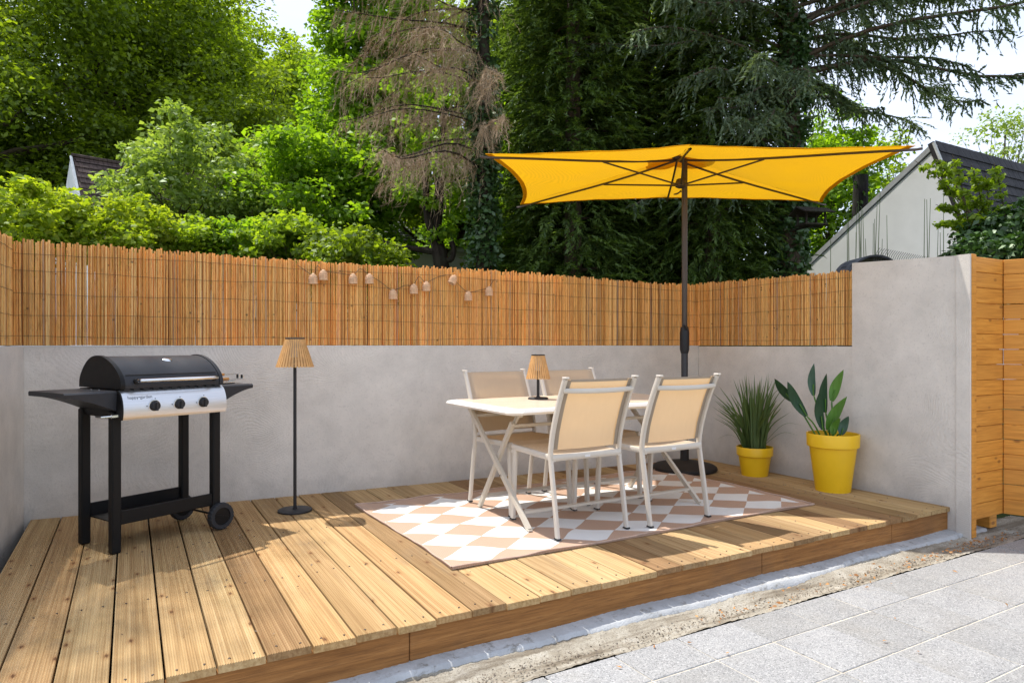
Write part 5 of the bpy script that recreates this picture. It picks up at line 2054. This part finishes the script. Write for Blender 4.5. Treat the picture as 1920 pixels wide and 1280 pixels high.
# white house on the right: gable end facing left, ridge running away to the right
GX = 12.0
hr = empty('white_house', (GX, 6.5, 0.0), 0, 'white house gable with long slope and black roof at the right', 'house')
inv_ = Matrix.Translation((-GX, -6.5, 0))
ap, lf_, rg_ = (6.46, 4.42), (10.4, 1.60), (5.62, 2.05)
m = MB().prism([(10.4, 0), (10.4, 1.55), (6.46, 4.36), (5.66, 2.0), (5.66, 0)], 'x', GX, GX + 9)
w_ = m.build('wall', 'white_wall', hr)
w_.matrix_parent_inverse = inv_
rb = quad_slab('roof', 'roof_black', hr, [(GX - .015, 5.52, 1.86), (GX + 9.1, 5.52, 1.86), (GX + 9.1, 6.46, 4.52), (GX - .015, 6.46, 4.52)], .10, inv_)
tile_roof(rb, [(GX - .015, 5.52, 1.86), (GX + 9.1, 5.52, 1.86), (GX + 9.1, 6.46, 4.52), (GX - .015, 6.46, 4.52)], 14, 44, 'roof_black', Matrix())
quad_slab('roof', 'roof_black', hr, [(GX + .03, 10.6, 1.50), (GX + 9.1, 10.6, 1.50), (GX + 9.1, 6.465, 4.49), (GX + .03, 6.465, 4.49)], .05, inv_)
o = bar(MB(), (GX + .012, 10.6, 1.47), (GX + .012, 6.44, 4.47), .05, .09).build('verge', 'verge_grey', hr)
o.matrix_parent_inverse = inv_
o = MB().tube([(GX - .01, 5.50, 1.84), (GX - .01, 6.455, 4.49)], .03, 6).build('verge', 'verge', hr)
o.matrix_parent_inverse = inv_

# brown-roofed house on the left
hx_, hy_ = B(-10.75, 16.6)
hl = empty('brown_roof_house', (hx_, hy_, 0), R(15), 'house with steep brown tiled roof and white gable at the upper left', 'house')
m = MB().prism([(-2.1, 0.4), (-2.1, 2.6), (0, 5.55), (2.1, 2.6), (2.1, 0.4)], 'x', 0.0, 7.0)
m.build('wall', 'white_wall', hl)
ro = quad_slab('roof', 'roof_brown', hl, [(.07, -2.25, 2.48), (7.1, -2.25, 2.48), (7.1, 0, 5.66), (.07, 0, 5.66)], .10, Matrix())
tile_roof(ro, [(.07, -2.25, 2.48), (7.1, -2.25, 2.48), (7.1, 0, 5.66), (.07, 0, 5.66)], 22, 46, 'roof_brown', Matrix())
quad_slab('roof', 'roof_brown', hl, [(.07, 2.25, 2.48), (7.1, 2.25, 2.48), (7.1, .004, 5.655), (.07, .004, 5.655)], .10, Matrix())
MB().tube([(.03, 0, 5.69), (7.1, 0, 5.69)], .05, 6).build('ridge_tile', 'roof_brown', ro)
MB().tube([(.02, -2.3, 2.42), (.02, 0, 5.66)], .03, 5).build('verge', 'verge', hl)
sk = quad_slab('skylight', 'verge', hl, [(.55, -1.56, 3.52), (1.75, -1.56, 3.52), (1.75, -1.18, 4.06), (.55, -1.18, 4.06)], .03, Matrix())

# grey-roofed house glimpsed in the middle, under the dead conifer
hx_, hy_ = B(-2.2, 19.5)
hm = empty('grey_roof_house', (hx_, hy_, .62), R(-22), 'grey-tiled roof with white verge glimpsed behind the gnarled trunk', 'house')
MB().prism([(-2.0, 0.2), (-2.0, 3.0), (1.2, 3.0), (1.2, .2)], 'x', -3.2, 1.55).build('wall', 'white_wall', hm)
P = [(-3.3, -2.2, 2.92), (2.2, -2.2, 2.92), (1.25, .2, 4.35), (-3.3, .2, 4.35)]
ro = quad_slab('roof', 'roof_grey', hm, P, .08, Matrix())
tile_roof(ro, [(-3.3, -2.2, 2.92), (1.25, -2.2, 2.92), (1.25, .2, 4.35), (-3.3, .2, 4.35)], 16, 34, 'roof_grey', Matrix())
MB().tube([(2.22, -2.22, 2.95), (1.27, .2, 4.40)], .04, 6).build('verge', 'verge', hm)
MB().tube([(-3.3, -2.24, 2.86), (2.22, -2.24, 2.86)], .06, 6).build('gutter_pipe', 'verge', hm)
hx_, hy_ = B(-.35, 21.0)
hw_ = empty('white_gable_house', (hx_, hy_, 0), R(-30), 'white gable end glimpsed behind the ivy of the dead spruce', 'house')
MB().prism([(-1.15, .2), (-.55, 2.6), (-.18, 4.9), (.75, 4.2), (1.6, 2.7), (1.6, .2)], 'y', 0, 6).build('wall', 'white_wall', hw_)
quad_slab('roof', 'roof_grey', hw_, [(1.72, -.06, 2.62), (1.72, 6.1, 2.62), (-.2, 6.1, 5.02), (-.2, -.06, 5.02)], .09, Matrix())

# ------------------------------------------------------------------ stakes, wire fence and a hooped roof in front of the white house
rng = random.Random(77)
for i in range(22):
    u = rng.choice([rng.uniform(1590, 1650), rng.uniform(1590, 1650), rng.uniform(1540, 1700), rng.uniform(1730, 1775)])
    d_ = rng.uniform(8.6, 9.2)
    x, y = B((u - 960) / 1280 * d_, d_)
    gz = terrain(x, y)
    topz = rng.uniform(2.35, 3.05) if u > 1585 else rng.uniform(2.3, 2.6)
    st = empty('bamboo_cane', (x, y, gz), 0, 'thin dark bamboo cane standing in front of the white gable', 'cane', 'canes before the white gable')
    dx, dy = rng.uniform(-.10, .10), rng.uniform(-.05, .05)
    MB().tube([(0, 0, 0), (dx * .5, dy * .5, (topz - gz) * .5), (dx, dy, topz - gz)], [.008, .006, .003], 5).build('stalk', 'l_grass', st)
fx, fy = B(4.35, 7.9)
wfn = empty('wire_fence', (fx, fy, .3), R(8), 'grey wire mesh fence with bent tops before the white gable', 'fence')
for k in range(30):
    xx = -.35 + k * .055
    MB().tube([(xx, 0, 0), (xx, 0, 1.72), (xx - .015, -.04, 1.80), (xx - .03, -.08, 1.84)], .0028, 4).build('wire', 'pole_grey', wfn)
for z in (.3, .7, 1.1, 1.45, 1.66):
    MB().tube([(-.4, 0, z), (1.3, 0, z)], .0028, 4).build('wire', 'pole_grey', wfn)
x, y = B(4.36, 8.4)
hd_ = empty('arched_hutch', (x, y, terrain(x, y)), R(-30), 'dark hutch with a rounded roof peeping over the right wall', 'hutch')
arc = [(-.26, 0)] + [(-.26 * math.cos(a), 1.42 + .20 * math.sin(a)) for a in [math.pi * k / 12 for k in range(13)]] + [(.26, 0)]
MB().prism(arc, 'y', -.2, .2).build('body', 'bark_dark', hd_)
arc2 = [(-.285 * math.cos(a), 1.425 + .225 * math.sin(a)) for a in [math.pi * k / 12 for k in range(13)]]
arc3 = [(-.262 * math.cos(a), 1.425 + .203 * math.sin(a)) for a in [math.pi * k / 12 for k in range(13)]][::-1]
MB().prism(arc2 + arc3, 'y', -.24, .24).build('roof', 'roof_grey', hd_)
